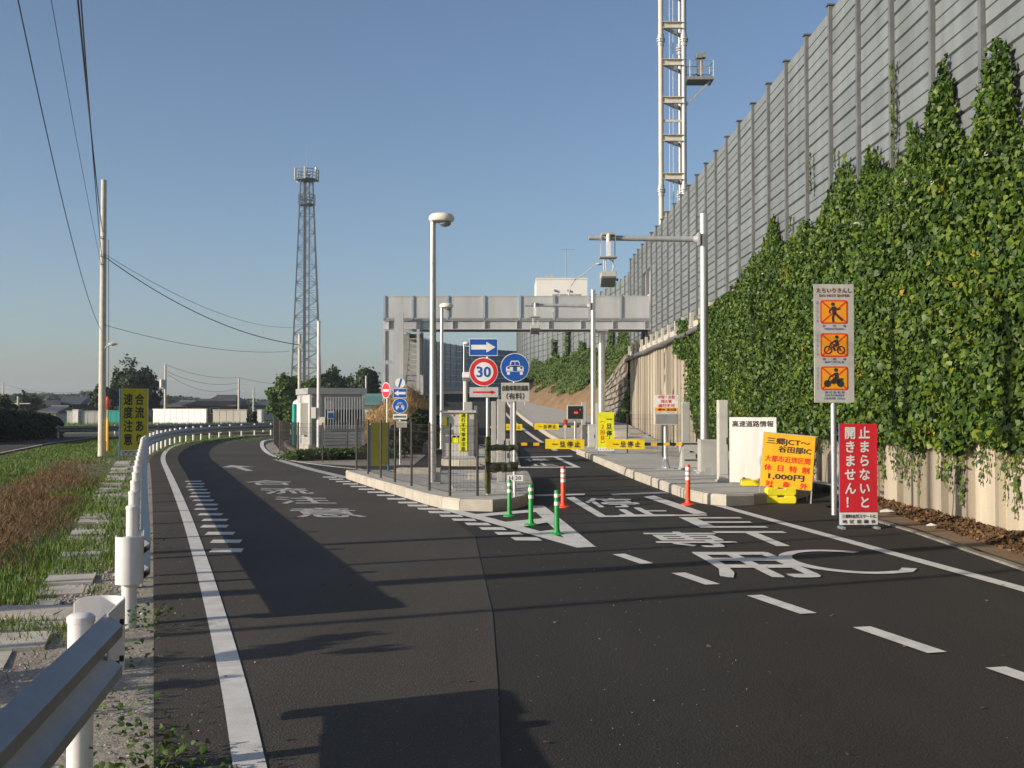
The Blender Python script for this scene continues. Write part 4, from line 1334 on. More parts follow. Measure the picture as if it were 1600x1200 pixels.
for i, (a, b, s_) in enumerate((('歩行者', 'PEDESTRIAN', 'ほこうしゃ'), ('自転車', 'BICYCLE', 'じてんしゃ'), ('原付自転車', 'MOTORBIKE', 'げんつきじてんしゃ'))):
    c = cy[i]
    n = len(a)
    for q, ch in enumerate(a): blu.char(ch, (q - (n - 1) / 2) * (w * .26 if n == 3 else w * .105), c - hh - H * .018, w * .085, H * .022, .01)
    blu.text(b, -w * .24, c - hh - H * .052, w * .48, H * .017, .01, True)
    blu.column(s_, -w * .42, c + hh * .95, 2 * hh / len(s_) * .95, w * .075, .0)
blu.text('UNDER 125cc', -w * .26, cy[2] - hh - H * .078, w * .52, H * .017, .01, True)
blu.build('small_lettering', M['ink_blue'], sg)

# white information board, yellow weights, orange discount sign
p = at(1176, 769, .18); p.y = 22.6; p.x = far(1176, 640, 22.6).x; p.z = .18
sg = thing('information_board', 'blank white board headed with black writing behind the orange sign', 'sign', p, R(-15))
k = p.y / FPX
w = 72 * k
zb, zt = far(1176, 754, p.y).z - .18, far(1176, 652, p.y).z - .18
lean = Matrix.Rotation(R(-3), 3, 'X')
board('panel', M['sign_white'], sg, -w / 2, zb, w / 2, zt, .02)
Flat().text('高速道路情報', -w * .44, zt - .19, w * .88, .125, .02).build('lettering', M['ink'], sg)
for s in (-1, 1):
    bar_parts('frame_leg', M['galv'], sg, [((s * (w / 2 - .02), .035, 0), (s * (w / 2 - .02), .035, zt), .025), ((s * (w / 2 - .02), .05, zt - .05), (s * (w / 2 - .02), .6, 0), .025)])

p = (at(1193, 781) + at(1262, 793)) / 2
k = p.y / FPX
aS = math.atan2((at(1262, 793) - at(1193, 781)).y, (at(1262, 793) - at(1193, 781)).x)
sg = thing('discount_sign', 'orange standing sign with black and red writing on a leaning frame', 'sign', p, R(-9))
w = 79 * k
zt = 1.22
tilt = R(-5)
pan = bpy.data.objects.new('sign_face', None); col.objects.link(pan); pan.parent = sg; pan.rotation_euler = (R(-7), R(5), 0)
zb = .27
def sub(name, fl, mt): return fl.build(name, M[mt], pan)
board('panel', M['sign_orange'], pan, -w / 2, zb, w / 2, zt, .015)
t = Flat()
Hh = zt - zb
t.text('三郷JCT〜', -w * .44, zt - Hh * .20, w * .84, Hh * .125, .025)
t.text('谷田部IC', -w * .20, zt - Hh * .345, w * .64, Hh * .125, .025)
t.text('1,000円', -w * .36, zt - Hh * .855, w * .70, Hh * .125, .03)
t.build('lettering', M['ink'], pan)
t = Flat()
t.text('大都市近郊区間', -w * .45, zt - Hh * .53, w * .88, Hh * .12, .02)
for i, ch in enumerate('休日特割'): t.char(ch, -w * .38 + i * w * .245, zt - Hh * .64, w * .155, Hh * .125, .03)
for i, ch in enumerate('対象外'): t.char(ch, -w * .33 + i * w * .335, zt - Hh * .935, w * .155, Hh * .115, .03)
t.build('red_lettering', M['ink_red'], pan)
fr_ = MB()
for s in (-1, 1):
    fr_.bar((s * (w / 2 - .0), .03, 0), (s * (w / 2 - .0), .03, zt + .01), .022)
fr_.bar((-w / 2, .03, .012), (w / 2, .03, .012), .022).bar((-w / 2, .03, zt + .005), (w / 2, .03, zt + .005), .022).bar((-w / 2, .03, zb), (w / 2, .03, zb), .018)
fr_.build('frame', M['galv_dull'], pan)
bar_parts('stay', M['galv_dull'], sg, [((s * (w / 2 - .06) + .09, .20, zt - .03), (s * (w / 2 - .06) + .05, .60, .01), .022) for s in (-1, 1)])

def weight(loc, rz, label):
    r = thing('sign_weight', label, 'sign weight', loc, rz, 'yellow sign weights')
    mb = MB()
    prof = [(-.24, .0), (.24, .0), (.26, .03), (.26, .11), (.23, .14), (.07, .14), (.055, .11), (-.055, .11), (-.07, .14), (-.23, .14), (-.26, .11), (-.26, .03)]
    n = len(prof)
    vs = [(x, y, z) for y in (-.11, .11) for x, z in prof]
    mb.add(vs, [tuple(range(n)), tuple(range(n, 2 * n))[::-1]] + [(k, n + k, n + (k + 1) % n, (k + 1) % n) for k in range(n)])
    mb.build('tank', M['tank_yellow'], r, bevel=.012)
    MB().cyl((-.2, -.05, .135), (-.2, -.05, .165), .028, n=10).build('cap', M['cone_red'], r)
    return r
q = at(1222, 787)
weight((q.x, q.y + .12, 0), R(-4), 'yellow plastic weight on the road at the foot of the orange sign')
weight((q.x + .0, q.y + .14, .142), R(2), 'yellow plastic weight stacked on another under the orange sign')
q = far(1180, 765, 22.2)
weight((q.x, 22.3, .18), R(-5), 'yellow plastic weight on the kerb island under the white board')

# yellow stop sign between the gates
p = at(947, 709, .18)
k = p.y / FPX
sg = thing('stop_sign', 'lime yellow standing sign between the two toll gates', 'sign', p, R(-2))
w, h = 25 * k, 64 * k
board('panel', M['sign_lime'], sg, -w / 2, .22, w / 2, h + .02)
board('footer', M['sign_white'], sg, -w / 2, .1, w / 2, .217)
t = Flat()
t.column('一旦停止', w * .19, h - .1, .235, .19, .03)
t.build('lettering', M['ink'], sg)
t = Flat()
t.column('２回目', -w * .22, h - .36, .19, .15, .02)
t.line([(-w * .34, h - .33), (-w * .3, h - .29), (-w * .14, h - .29), (-w * .10, h - .33)], .02).line([(-w * .34, h - .95), (-w * .3, h - .99), (-w * .14, h - .99), (-w * .10, h - .95)], .02)
t.build('red_lettering', M['ink_red'], sg)
t = Flat()
for i in range(5): t.disc(-w * .36 + i * w * .18, .15, .016, 8)
t.build('small_lettering', M['ink'], sg)
bar_parts('frame_leg', M['frame_blue'], sg, [((-w / 2 + .01, .03, 0), (-w / 2 + .01, .03, h), .022), ((w / 2 - .01, .03, 0), (w / 2 - .01, .03, h), .022), ((-w / 2 + .02, .04, h), (-w / 2 + .03, .5, 0), .02), ((w / 2 - .02, .04, h), (w / 2 - .03, .5, 0), .02)])

# merge warning sign on the verge
p = at(209, 715)
k = p.y / FPX
sg = thing('merge_sign', 'olive yellow standing sign with two columns of black characters on the grass verge', 'sign', p, R(40))
w, h = 40 * k / math.cos(R(22)), 107 * k
board('panel', M['sign_olive'], sg, -w / 2, .27, w / 2, h + .02)
board('footer', M['sign_white'], sg, -w / 2, .08, w / 2, .266)
t = Flat()
t.column('合流あり', w * .20, h - .12, .46, .33, .03)
t.column('速度注意', -w * .22, h - .12, .46, .33, .03)
t.text('三郷料金所スマートIC', -w * .44, .17, w * .86, .06, .02)
for i, ch in enumerate('地区協議会'): t.char(ch, -w * .38 + i * w * .19, .125, .09, .06, .02)
t.build('lettering', M['ink'], sg)
MB().bar((-w / 2 - .015, .02, 0), (-w / 2 - .015, .02, h + .02), .035).build('frame_post', M['frame_blue'], sg)
MB().bar((w / 2 + .015, .02, 0), (w / 2 + .015, .02, h + .02), .035).build('frame_post', M['white_paint'], sg)

# ------------------------------------------------------------------ sign cluster at the front of the island
pA = at(762, 773, .19)
YA = pA.y
kA = YA / FPX
def lz(py, Y): return far(800, py, Y).z - .19
sp = thing('road_sign', 'road sign post with blue arrow, red ringed 30 and red arrow plate', 'road sign', pA, 0)
u = lambda px: far(px, 640, YA).x - pA.x
MB().cyl((0, .05, 0), (0, .05, lz(532, YA)), .032, n=14).build('post', M['galv'], sp, True)
a0, a1, b0, b1 = u(733), u(777.5), lz(556, YA), lz(529, YA)
board('arrow_panel', M['sign_white'], sp, a0, b0, a1, b1)
Flat(.003).rrect(a0 + .012, b0 + .012, a1 - .012, b1 - .012, .012).build('arrow_ground', M['sign_blue'], sp)
Flat(.006).poly(arrow_pts((a0 + a1) / 2, (b0 + b1) / 2, (a1 - a0) * .86, (b1 - b0) * .62)).build('arrow', M['sign_white'], sp)
c_, r_ = (u(755.5), lz(581, YA)), 22.5 * kA
disc_plate('speed_panel', M['sign_white'], sp, c_[0], c_[1], r_)
Flat(.003).ring(c_[0], c_[1], r_ * .68, r_ * .95).build('red_ring', M['sign_red'], sp)
Flat(.004).text('30', c_[0] - r_ * .50, c_[1] - r_ * .38, r_ * 1.0, r_ * .76, .02, True).build('numerals', M['sign_blue'], sp)
a0, a1, b0, b1 = u(733.5), u(778.5), lz(620.5, YA), lz(605, YA)
board('plate', M['sign_grey'], sp, a0, b0, a1, b1)
m_ = (b0 + b1) / 2
Flat(.004).line([(a0 + .06, m_), (a1 - .1, m_)], .03).poly([(a1 - .12, m_ - .035), (a1 - .04, m_), (a1 - .12, m_ + .035)]).build('red_arrow', M['sign_red'], sp)
# wrapping on the posts
MB().cyl((0, .05, .02), (0, .05, lz(682, YA)), .055, n=10).build('wrapping', M['camo'], sp)

pB = at(803, 771, .19); pB.y = YA + .5; pB.x = far(804, 640, pB.y).x
kB = pB.y / FPX
sp2 = thing('road_sign', 'round blue car sign with white plate below, beside the red ringed 30 sign', 'road sign', pB, 0)
u = lambda px: far(px, 640, pB.y).x - pB.x
MB().cyl((0, .05, .0), (0, .05, lz(553, pB.y)), .032, n=14).build('post', M['galv'], sp2, True)
c_, r_ = (u(804.5), lz(574, pB.y)), 22.5 * kB
disc_plate('car_panel', M['sign_white'], sp2, c_[0], c_[1], r_)
Flat(.003).disc(c_[0], c_[1], r_ * .95).build('blue_ground', M['sign_blue'], sp2)
f1, f2 = Flat(.006), Flat(.009)
car_icon(f1, f2, c_[0], c_[1] + r_ * .02, r_ * .62)
f1.build('car', M['sign_white'], sp2); f2.build('car_detail', M['sign_blue'], sp2)
a0, a1, b0, b1 = u(783), u(827), lz(627.5, pB.y), lz(598, pB.y)
board('plate', M['sign_grey'], sp2, a0, b0, a1, b1)
t = Flat()
t.text('自動車専用道路', a0 + .02, b1 - .145, a1 - a0 - .04, .10, .025)
t.text('（有料）', a0 + .09, b0 + .04, a1 - a0 - .18, .115, .015)
t.build('lettering', M['ink'], sp2)
def wrapped(py, hh, label, d=.06):
    z = lz(py, YA) + .19
    x0, x1 = pA.x - .02, pB.x + .05
    mb = MB()
    n = 9
    pts = [(x0 + (x1 - x0) * i / n, YA - .02 + .05 * i / n + random.uniform(-.008, .008), z + random.uniform(-.008, .012)) for i in range(n + 1)]
    mb.tube(pts, [d * random.uniform(.85, 1.1) for _ in pts], 8)
    mb.bar((x0 - .02, YA - .05, z + .02), (x0 - .12, YA - .1, z + .06), .015)
    tag(mb.build('wrapped_rail', M['camo_dark'], None), label, 'rail')
wrapped(700, 1, 'upper rail wrapped in dark green tape between the sign posts', .055)
wrapped(730, 1, 'thicker lower rail wrapped in dark green tape between the sign posts', .085)

# little H 20 marker
pH = at(806, 783, .19); pH.y = 19.3; pH.x = far(804, 640, 19.3).x
hm = thing('marker_sign', 'small white H 20 plate on a thin white stake at the island edge', 'marker', pH, 0)
MB().cyl((0, .02, -.1), (0, .02, lz(742, 19.3)), .016, n=8).build('stake', M['white_paint'], hm)
a0, b0, a1, b1 = -.125, lz(752, 19.3), .14, lz(742, 19.3)
board('plate', M['sign_white'], hm, a0, b0, a1, b1, .008)
Flat().text('H 20', a0 + .035, b0 + .022, a1 - a0 - .07, b1 - b0 - .044, .0, True).build('lettering', M['ink'], hm)

# rear cluster behind the fence
pC = at(625, 726)
YC = pC.y
kC = YC / FPX
sp3 = thing('road_sign', 'smaller sign post behind the fence with slashed white disc, blue arrow and blue car', 'road sign', pC, 0)
u = lambda px: far(px, 640, YC).x - pC.x
z_ = lambda py: far(800, py, YC).z
MB().cyl((0, .05, 0), (0, .05, z_(595)), .03, n=12).build('post', M['galv'], sp3, True)
disc_plate('end_panel', M['sign_white'], sp3, u(625), z_(598.5), 7.8 * kC)
Flat(.004).line([(u(623), z_(605.5)), (u(627), z_(591.5))], .05).build('slash', M['sign_blue'], sp3)
a0, a1, b0, b1 = u(614), u(635.5), z_(621.5), z_(607)
board('arrow_panel', M['sign_white'], sp3, a0, b0, a1, b1)
Flat(.003).rect(a0 + .012, b0 + .012, a1 - .012, b1 - .012).build('arrow_ground', M['sign_blue'], sp3)
Flat(.006).poly(arrow_pts((a0 + a1) / 2, (b0 + b1) / 2, (a1 - a0) * .84, (b1 - b0) * .62, -1)).build('arrow', M['sign_white'], sp3)
c_, r_ = (u(625), z_(634)), 12 * kC
disc_plate('car_panel', M['sign_white'], sp3, c_[0], c_[1], r_)
Flat(.003).disc(c_[0], c_[1], r_ * .93).build('blue_ground', M['sign_blue'], sp3)
f1, f2 = Flat(.006), Flat(.009)
car_icon(f1, f2, c_[0], c_[1], r_ * .58)
f1.build('car', M['sign_white'], sp3); f2.build('car_detail', M['sign_blue'], sp3)
a0, a1, b0, b1 = u(614), u(636), z_(655), z_(647)
board('plate', M['sign_white'], sp3, a0, b0, a1, b1)
Flat().text('自動車専用道路', a0 + .03, b0 + .04, a1 - a0 - .06, b1 - b0 - .08, .02).build('lettering', M['ink'], sp3)
board('lower_plate', M['cabinet'], sp3, u(616), z_(668), u(636), z_(658))
YD = YC + 1
pD = far(603, 640, YD); pD.z = 0
nd = thing('road_sign', 'red no entry disc turned half away, left of the slashed white disc', 'road sign', pD, R(-52))
z_ = lambda py: far(800, py, YD).z
MB().cyl((0, .05, 0), (0, .05, z_(610)), .028, n=12).build('post', M['galv'], nd, True)
r_ = 12.4 * YD / FPX
disc_plate('disc_panel', M['sign_white'], nd, 0, z_(610), r_)
Flat(.003).disc(0, z_(610), r_ * .93).build('red_ground', M['sign_red'], nd)
Flat(.006).rect(-r_ * .68, z_(610) - r_ * .14, r_ * .68, z_(610) + r_ * .14).build('white_bar', M['sign_white'], nd)
# chevron marker far up the ramp
pE = far(655, 640, 92); pE.z = ramp_z(92)
ch = thing('chevron_sign', 'amber bend marker turned sideways on the far left of the ramp', 'road sign', pE + Vector((-.4, 0, 0)), R(48))
board('panel', M['sign_amber'], ch, -.5, 1.0, .5, 2.3)
Flat().poly([(-.3, 1.1), (.05, 1.1), (.35, 1.65), (.05, 2.2), (-.3, 2.2), (0, 1.65)]).build('chevron', M['ink'], ch)
MB().cyl((0, .05, -.2), (0, .05, 2.2), .04, n=8).build('post', M['galv_dull'], ch)
# olive sign seen from behind the fence
pF = at(598, 736, .19); pF.y = 27.2; pF.x = far(593, 640, 27.2).x; pF.z = .19
ol = thing('standing_sign', 'olive standing sign with blue frame seen through the mesh fence', 'sign', pF, R(38))
board('panel', M['sign_olive'], ol, -.24, .15, .24, 1.15)

bar_parts('frame_leg', M['frame_blue'], ol, [((-.26, .02, 0), (-.26, .02, 1.1), .04), ((.26, .02, 0), (.26, .02, 1.16), .03)])

# vehicle type board and LED signs
def signal_board(px, base, y_top, y_mid, y_bot, xw, label, Y, face, kind):
    p = far(px, base, Y); p.z = .18 + (ramp_z(Y) if Y > 44 else 0)
    r = thing('signal_board', label, 'signal board', p, 0)
    u = lambda q: far(q, 640, Y).x - p.x
    z_ = lambda py: far(800, py, Y).z - p.z
    a0, a1 = u(px - xw / 2), u(px + xw / 2)
    b0, b1 = z_(y_bot), z_(y_mid)
    MB().box(((a0 + a1) / 2, .09, (b0 + b1) / 2), (a1 - a0, .18, b1 - b0)).build('housing', M['cabinet_pale'], r, bevel=.01)
    MB().box(((a0 + a1) / 2, -.004, (b0 + b1) / 2), (a1 - a0 - .07, .01, b1 - b0 - .07)).build('display', M['bridge_dark' if kind == 0 else 'black'], r)
    MB().cyl((0, .1, 0), (0, .1, b0), .05, n=14).cyl((0, .1, 0), (0, .1, .3), .11, .05, n=8).box((0, .1, .01), (.36, .36, .02)).build('post', M['galv'], r, True)
    return r, u, z_, a0, a1
r, u, z_, a0, a1 = signal_board(1041, 741, 617, 645, 664, 37, 'dark blank display with a white and orange notice on top beside the gate', 28.6, 0, 0)
board('notice', M['sign_white'], r, a0, z_(644), a1, z_(617))
Flat(.003).rect(a0 + .01, z_(643), a1 - .01, z_(637)).build('notice_strip', M['sign_amber'], r)
t = Flat()
hh = (z_(617) - z_(637)) / 3
for i, s_ in enumerate(('中型・大型', '特大車', '通行不可')):
    wv = (a1 - a0) * (.7 if i != 1 else .45)
    t.text(s_, (a0 + a1) / 2 - wv / 2, z_(617) - (i + 1) * hh + .01, wv, hh * .8, .015)
t.build('notice_lettering', M['ink_red'], r)
m_ = z_(640)
Flat(.006).line([(a0 + .14, m_), (a0 + .26, m_)], .03).poly([(a0 + .07, m_), (a0 + .15, m_ - .04), (a0 + .15, m_ + .04)]).text('退出路', a0 + .3, m_ - .035, .24, .07, .01).build('notice_arrow', M['ink'], r)
r, u, z_, a0, a1 = signal_board(899, 707, 0, 633, 656, 26, 'small display with red glowing marks at the second gate', 45.5, 0, 1)
Flat(.012).rect(u(897), z_(646), u(903), z_(643.5)).rect(u(906), z_(641), u(907), z_(639)).build('red_marks', M['led_red'], r)

# ------------------------------------------------------------------ toll gates
def gate_bar(Y, px_pivot, px_tip, px_card0, px_card1, py, label, stripes, zoff=0.0):
    """barrier arm: striped from the machine, then a yellow card with writing"""
    p = far(px_pivot, py, Y)
    s = 1 if px_tip > px_pivot else -1
    L = abs(far(px_tip, 640, Y).x - p.x)
    r = thing('barrier_arm', label, 'barrier arm', p, 0)
    c0, c1 = sorted((far(px_card0, 640, Y).x - p.x, far(px_card1, 640, Y).x - p.x))
    MB().box((s * L / 2, .03, 0), (L, .03, .07)).build('arm', M['bar_yellow'], r)
    edge = c1 if s < 0 else c0
    n = stripes
    seg = abs(edge) / (2 * n)
    for k in range(n):
        x = s * (2 * k + 1.5) * seg
        MB().box((x, .03, 0), (seg, .036, .076)).build('black_band', M['black'], r)
    k = Y / FPX
    hh = 15 * k if Y < 40 else 9.5 * k
    MB().add([(c0, .0, -hh * .48), (c1, -.0, -hh * .52), (c1, 0, hh * .48), (c0, -.01, hh * .55), (c0, .012, -hh * .48), (c1, .012, -hh * .52), (c1, .012, hh * .48), (c0, .012, hh * .55)], [(0, 1, 2, 3), (7, 6, 5, 4), (0, 4, 5, 1), (1, 5, 6, 2), (2, 6, 7, 3), (3, 7, 4, 0)]).build('card', M['sign_yellow'], r)
    t = Flat(.012)
    wv = c1 - c0
    for i, ch in enumerate('一旦停止'): t.char(ch, c0 + wv * (.24 + .19 * i), 0, wv * .15, hh * .66, .02)
    t.build('lettering', M['ink'], r)
    return r
YG, YG2 = 28.0, 45.8
gate_bar(YG, 1066, 947, 947, 1007, 694, 'right arm of the nearer gate, its card overlapping the lime sign', 3)
gate_bar(YG, 795, 913, 852, 913, 694, 'left arm of the nearer gate with a yellow stop card', 3)
gate_bar(YG2, 911, 834, 835, 873, 666.5, 'right arm of the farther gate before the red display', 3)
gate_bar(YG2, 766, 816, 786, 816, 667.5, 'left arm of the farther gate, partly behind a grey pillar', 2)

def cabinet(name, label, px0, px1, y0, y1, Y, depth=.4, mt='cabinet', z0=.185, group=None, detail=True, cat='cabinet'):
    a, b = far(px0, 640, Y).x, far(px1, 640, Y).x
    zb = z0 + (ramp_z(Y) if Y > 44 else 0)
    top = far(800, y0, Y).z
    w, h = b - a, top - zb
    r = thing(name, label, cat, ((a + b) / 2, Y, zb), 0, group)
    MB().box((0, depth / 2, h / 2 + .02), (w, depth, h - .04)).build('body', M[mt], r, bevel=min(.012, w * .05))
    MB().box((0, depth / 2, .02), (w + .05, depth + .05, .04)).build('base', M['galv_dull'], r)
    if detail:
        d = MB().box((0, -.006, h * .52), (w * .84, .014, h * .86)).build('door', M[mt], r, bevel=.003)
        MB().box((w * .32, -.022, h * .5), (.02, .02, min(.14, h * .15))).build('handle', M['black_metal'], d)
    return r, w, h
# right side, first gate
r, w, h = cabinet('gate_machine', 'grey barrier machine with dark latch at the base of the right gate arm', 1065, 1092, 691, 741, YG + .05, .45, 'cabinet', cat='gate machine')
MB().add([(-.02, -.03, h * .62), (.09, -.03, h * .66), (-.02, -.03, h * .70)], [(0, 1, 2)]).box((0, -.02, h * .36), (w * .7, .02, .025)).box((0, -.02, h * .95), (w * .8, .02, .03)).build('latch', M['black_metal'], r)
r, w, h = cabinet('control_cabinet', 'plain grey control cabinet at the foot of the nearer camera pole', 1094, 1126, 687, 744, 26.2, .4, 'cabinet')
MB().box((0, .12, -.0), (w * .6, .3, .3)).build('conduit_box', M['galv_dull'], r)
cabinet('sensor_pillar', 'tall pale square pillar beside the blank white board', 1122.5, 1138, 625, 766, 23.4, .22, 'cabinet_pale', cat='pillar')
cabinet('sensor_pillar', 'slim grey pillar beside the notice board at the right gate', 1066, 1078, 628, 700, 29.6, .2, 'cabinet', cat='pillar', detail=False)
# left side, first gate
cabinet('sensor_pillar', 'broad grey pillar between the sign posts on the front island', 776.5, 790.5, 624, 772, 21.2, .24, 'cabinet', cat='pillar')
cabinet('sensor_pillar', 'narrow grey pillar left of the broad one behind the wrapped post', 767.5, 775, 627, 742, 25.8, .2, 'cabinet', cat='pillar', detail=False)
cabinet('sensor_pillar', 'grey pillar standing behind the post of the round blue car sign', 797, 805.5, 631, 756, 22.6, .16, 'galv_dull', cat='pillar', detail=False)
cabinet('gate_machine', 'barrier machine at the base of the left gate arm behind the wrapped rails', 776, 797, 686, 745, YG - .7, .4, 'cabinet', cat='gate machine')
cabinet('junction_box', 'low grey junction box on the front island behind the H 20 plate', 765, 794, 757, 775, 20.6, .3, 'galv_dull', detail=False, cat='box')
# second gate
cabinet('sensor_pillar', 'tall grey pillar right of the small red display', 908.5, 917, 628, 702, 46.6, .22, 'cabinet', cat='pillar')
cabinet('gate_machine', 'barrier machine of the farther gate right of the red display', 908, 919, 664, 703, YG2, .35, 'cabinet', cat='gate machine')
cabinet('control_cabinet', 'pale grey control cabinet left of the lime yellow sign', 919, 931, 663, 706, 43.5, .35, 'cabinet_pale')
cabinet('sensor_pillar', 'slim pale pillar close beside the lime yellow sign', 931, 934.5, 630, 706, 42.2, .12, 'cabinet_pale', cat='pillar', detail=False)
cabinet('low_enclosure', 'low pale concrete enclosure behind the lime yellow sign', 960, 981, 674, 700, 52, .8, 'concrete', detail=False, cat='enclosure')
cabinet('concrete_block', 'flat concrete slab at the foot of the ribbed wall', 984, 1012, 679, 688, 54, .9, 'concrete', detail=False, cat='slab')
# booth on the second island
r, w, h = cabinet('toll_machine', 'pale toll machine with a yellow vertical notice on the second island', 691, 741, 645, 715, 35.2, .8, 'cabinet_pale', cat='toll machine', detail=False)
k = 35.2 / FPX
X = lambda px: (px - 716) * k
Zt = lambda py: far(800, py, 35.2).z - .185
board('notice', M['sign_lime'], r, X(718), Zt(705), X(730), Zt(645), .02).location.y = -.03
t = Flat(.034); t.column('通行不可車退出路', X(724), Zt(645.5), .145, .135, .02); t.build('notice_lettering', M['ink'], r)
board('sticker', M['sign_yellow'], r, X(692), Zt(666), X(698), Zt(652), .01).location.y = -.012
board('sticker', M['cone_green'], r, X(698.3), Zt(665), X(701), Zt(651.5), .01).location.y = -.012
board('sticker', M['sign_lime'], r, X(706), Zt(693), X(716), Zt(684), .01).location.y = -.012

MB().box((X(709.5), -.01, Zt(682)), (.06, .02, .06)).box((X(716), -.01, Zt(682)), (.06, .02, .06)).build('sensor', M['black'], r)
Flat(.008).line([(X(708), Zt(650.5)), (X(711), Zt(647.5))], .02).line([(X(708), Zt(647.5)), (X(711), Zt(650.5))], .02).build('mark', M['ink_red'], r)
board('side_panel', M['bridge_dark'], r, X(731), Zt(712), X(740), Zt(655), .01).location.y = -.012
MB().box((0, .4, h + .04), (w + .12, .95, .07)).build('roof', M['cabinet_pale'], r)
cabinet('sensor_pillar', 'slim white pillar with a small plate right of the toll machine', 741, 745.5, 634, 716, 35.6, .12, 'cabinet_pale', cat='pillar', detail=False)
r, w, h = cabinet('camera_post', 'grey post with a white camera on top beside the toll machine', 725, 738, 628, 700, 37.5, .3, 'cabinet', cat='camera post', detail=False)
MB().cyl((-.08, .1, h), (-.08, .1, h + .72), .06, n=10).build('stem', M['cabinet_pale'], r)
MB().box((-.06, -.05, h + .82), (.24, .38, .2), m=Matrix.Rotation(R(-18), 3, 'X')).build('camera', M['white_paint'], r, bevel=.02)
for k_, (px, yy, lab) in enumerate(((750, 24.3, 'small concrete block under the fence on the front island'), (655, 26.4, 'longer concrete footing beside the tallest lamp'))):
    q = far(px, 640, yy)
    tag(MB().box((0, 0, .07), (.5 + .5 * k_, .3, .14)).build('footing', M['concrete'], None, loc=(q.x, yy, .18), bevel=.01), lab, 'footing')
q = at(735, 763, .19)
gr = thing('drain_grating', 'steel grating lying on the island behind the fence corner', 'grating', q, R(6))
mb = MB()
for i in range(14): mb.box((-.33 + i * .05, 0, .02), (.008, 1.1, .03))
mb.build('bar', M['galv_dull'], gr)
MB().box((0, -.56, .02), (.7, .02, .035)).box((0, .56, .02), (.7, .02, .035)).build('frame', M['galv_dull'], gr)

# ------------------------------------------------------------------ lane poles
def lane_pole(px, py, top, label, mt, group, band):
    p = at(px, py)
    h = far(px, top, p.y).z
    r = thing('lane_pole', label, 'lane pole', p, random.uniform(0, 6), group)
    s = h / .65
    b = MB().lathe([(.115 * s, .0), (.115 * s, .012), (.10 * s, .022), (.055 * s, .035), (.045 * s, .06)], n=24).build('base', M[mt], r, True)
    MB().lathe([(.043 * s, .04), (.038 * s, .12), (.038 * s, h - .01), (.034 * s, h), (.015 * s, h + .004)], n=20).build('tube', M[mt], r, True)
    for z in band:
        MB().lathe([(.0395 * s, h * z), (.0395 * s, h * z + .055 * s)], n=20).build('reflective_band', M['reflective'], r, True)
    return r
lane_pole(880, 793, 729, 'orange lane pole left of the first toll lane', 'cone_red', 'orange lane poles', (.62, .74, .86))
lane_pole(1075, 789, 726, 'orange lane pole right of the first toll lane by the kerb', 'cone_red', 'orange lane poles', (.62, .74, .86))
lane_pole(796, 807, 750, 'leftmost green lane pole, standing next to the H 20 plate', 'cone_green', 'green lane poles', (.66, .84))
lane_pole(829.5, 821, 757, 'middle green lane pole on the painted chevron', 'cone_green', 'green lane poles', (.66, .84))
lane_pole(870, 835.5, 766, 'nearest green lane pole, at the tip of the painted chevron', 'cone_green', 'green lane poles', (.66, .84))
# small marker posts with orange heads
for (px, py, top, lab, Yz) in ((883.5, 708, 659, 'thin white marker post with orange head beside the farther gate', 44.6), (820, 634, 626, 'tiny orange marker on the pavement at the top of the ramp', 88)):
    p = far(px, py, Yz); p.z = ramp_z(Yz) + .18
    h = max(.3, far(px, top, Yz).z - p.z)
    r = thing('marker_post', lab, 'marker post', p)
    MB().cyl((0, 0, 0), (0, 0, h), .02, n=8).build('post', M['white_paint'], r)
    MB().cyl((0, -.02, h), (0, .02, h), .1, n=12).build('head', M['cone_red'], r)

# ------------------------------------------------------------------ shed and things by it
Ls = (-8.28, 46.6)
ra = R(22)
p = at(483, 707)
Ls = (p.x * 1.0, p.y)
Ys = p.y
W_s, D_s = 2.28 * Ys / 47, 3.0
H_s = far(483, 606, Ys).z
sh = thing('equipment_shed', 'grey equipment shed with white slatted front and flat overhanging roof', 'shed', (Ls[0], Ls[1], 0), R(19))
MB().box((W_s / 2, D_s / 2, .14), (W_s + .06, D_s + .06, .28)).build('plinth', M['concrete'], sh)
MB().box((W_s / 2, D_s / 2 + .05, .28 + (H_s - .5) / 2), (W_s - .02, D_s - .1, H_s - .5)).build('wall', M['shed_wall'], sh)
MB().box((W_s / 2, D_s / 2, H_s - .12), (W_s + .14, D_s + .14, .24)).build('roof', M['shed_trim'], sh)
for x in (.05, W_s - .05):
    MB().box((x, .0, H_s / 2 + .05), (.1, .1, H_s - .4)).build('corner_post', M['shed_pale'], sh)
MB().box((.33, .06, H_s * .48), (.44, .02, H_s * .72)).build('door', M['shed_trim'], sh)
MB().box((.33, .04, H_s * .80), (.34, .04, .32)).build('meter_box', M['cabinet'], sh)
MB().box((W_s * .62, .02, H_s * .60), (W_s * .68, .02, H_s * .40)).build('opening_shade', M['black'], sh)  # flat black sheet stands in for the shade behind the slats
MB().box((W_s * .62, -.0, H_s * .735), (W_s * .68, .03, H_s * .14)).build('inner_panel', M['shed_wall'], sh)
n = 15
for k in range(n):
    MB().box((W_s * .28 + W_s * .68 * k / (n - 1), -.06, H_s * .61), (.034, .03, H_s * .50)).build('slat', M['sign_white'], sh)
for j in range(6):
    MB().box((W_s * .62, -.02, .34 + j * .13), (W_s * .72, .05, .11)).build('siding_panel', M['shed_wall'], sh)
MB().box((W_s * .38, -.085, H_s * .58), (.28, .02, .32)).build('notice', M['sign_white'], sh)
Flat(.098).rect(W_s * .38 - .11, H_s * .58 - .13, W_s * .38 + .11, H_s * .58 + .08).build('notice_print', M['frame_blue'], sh)
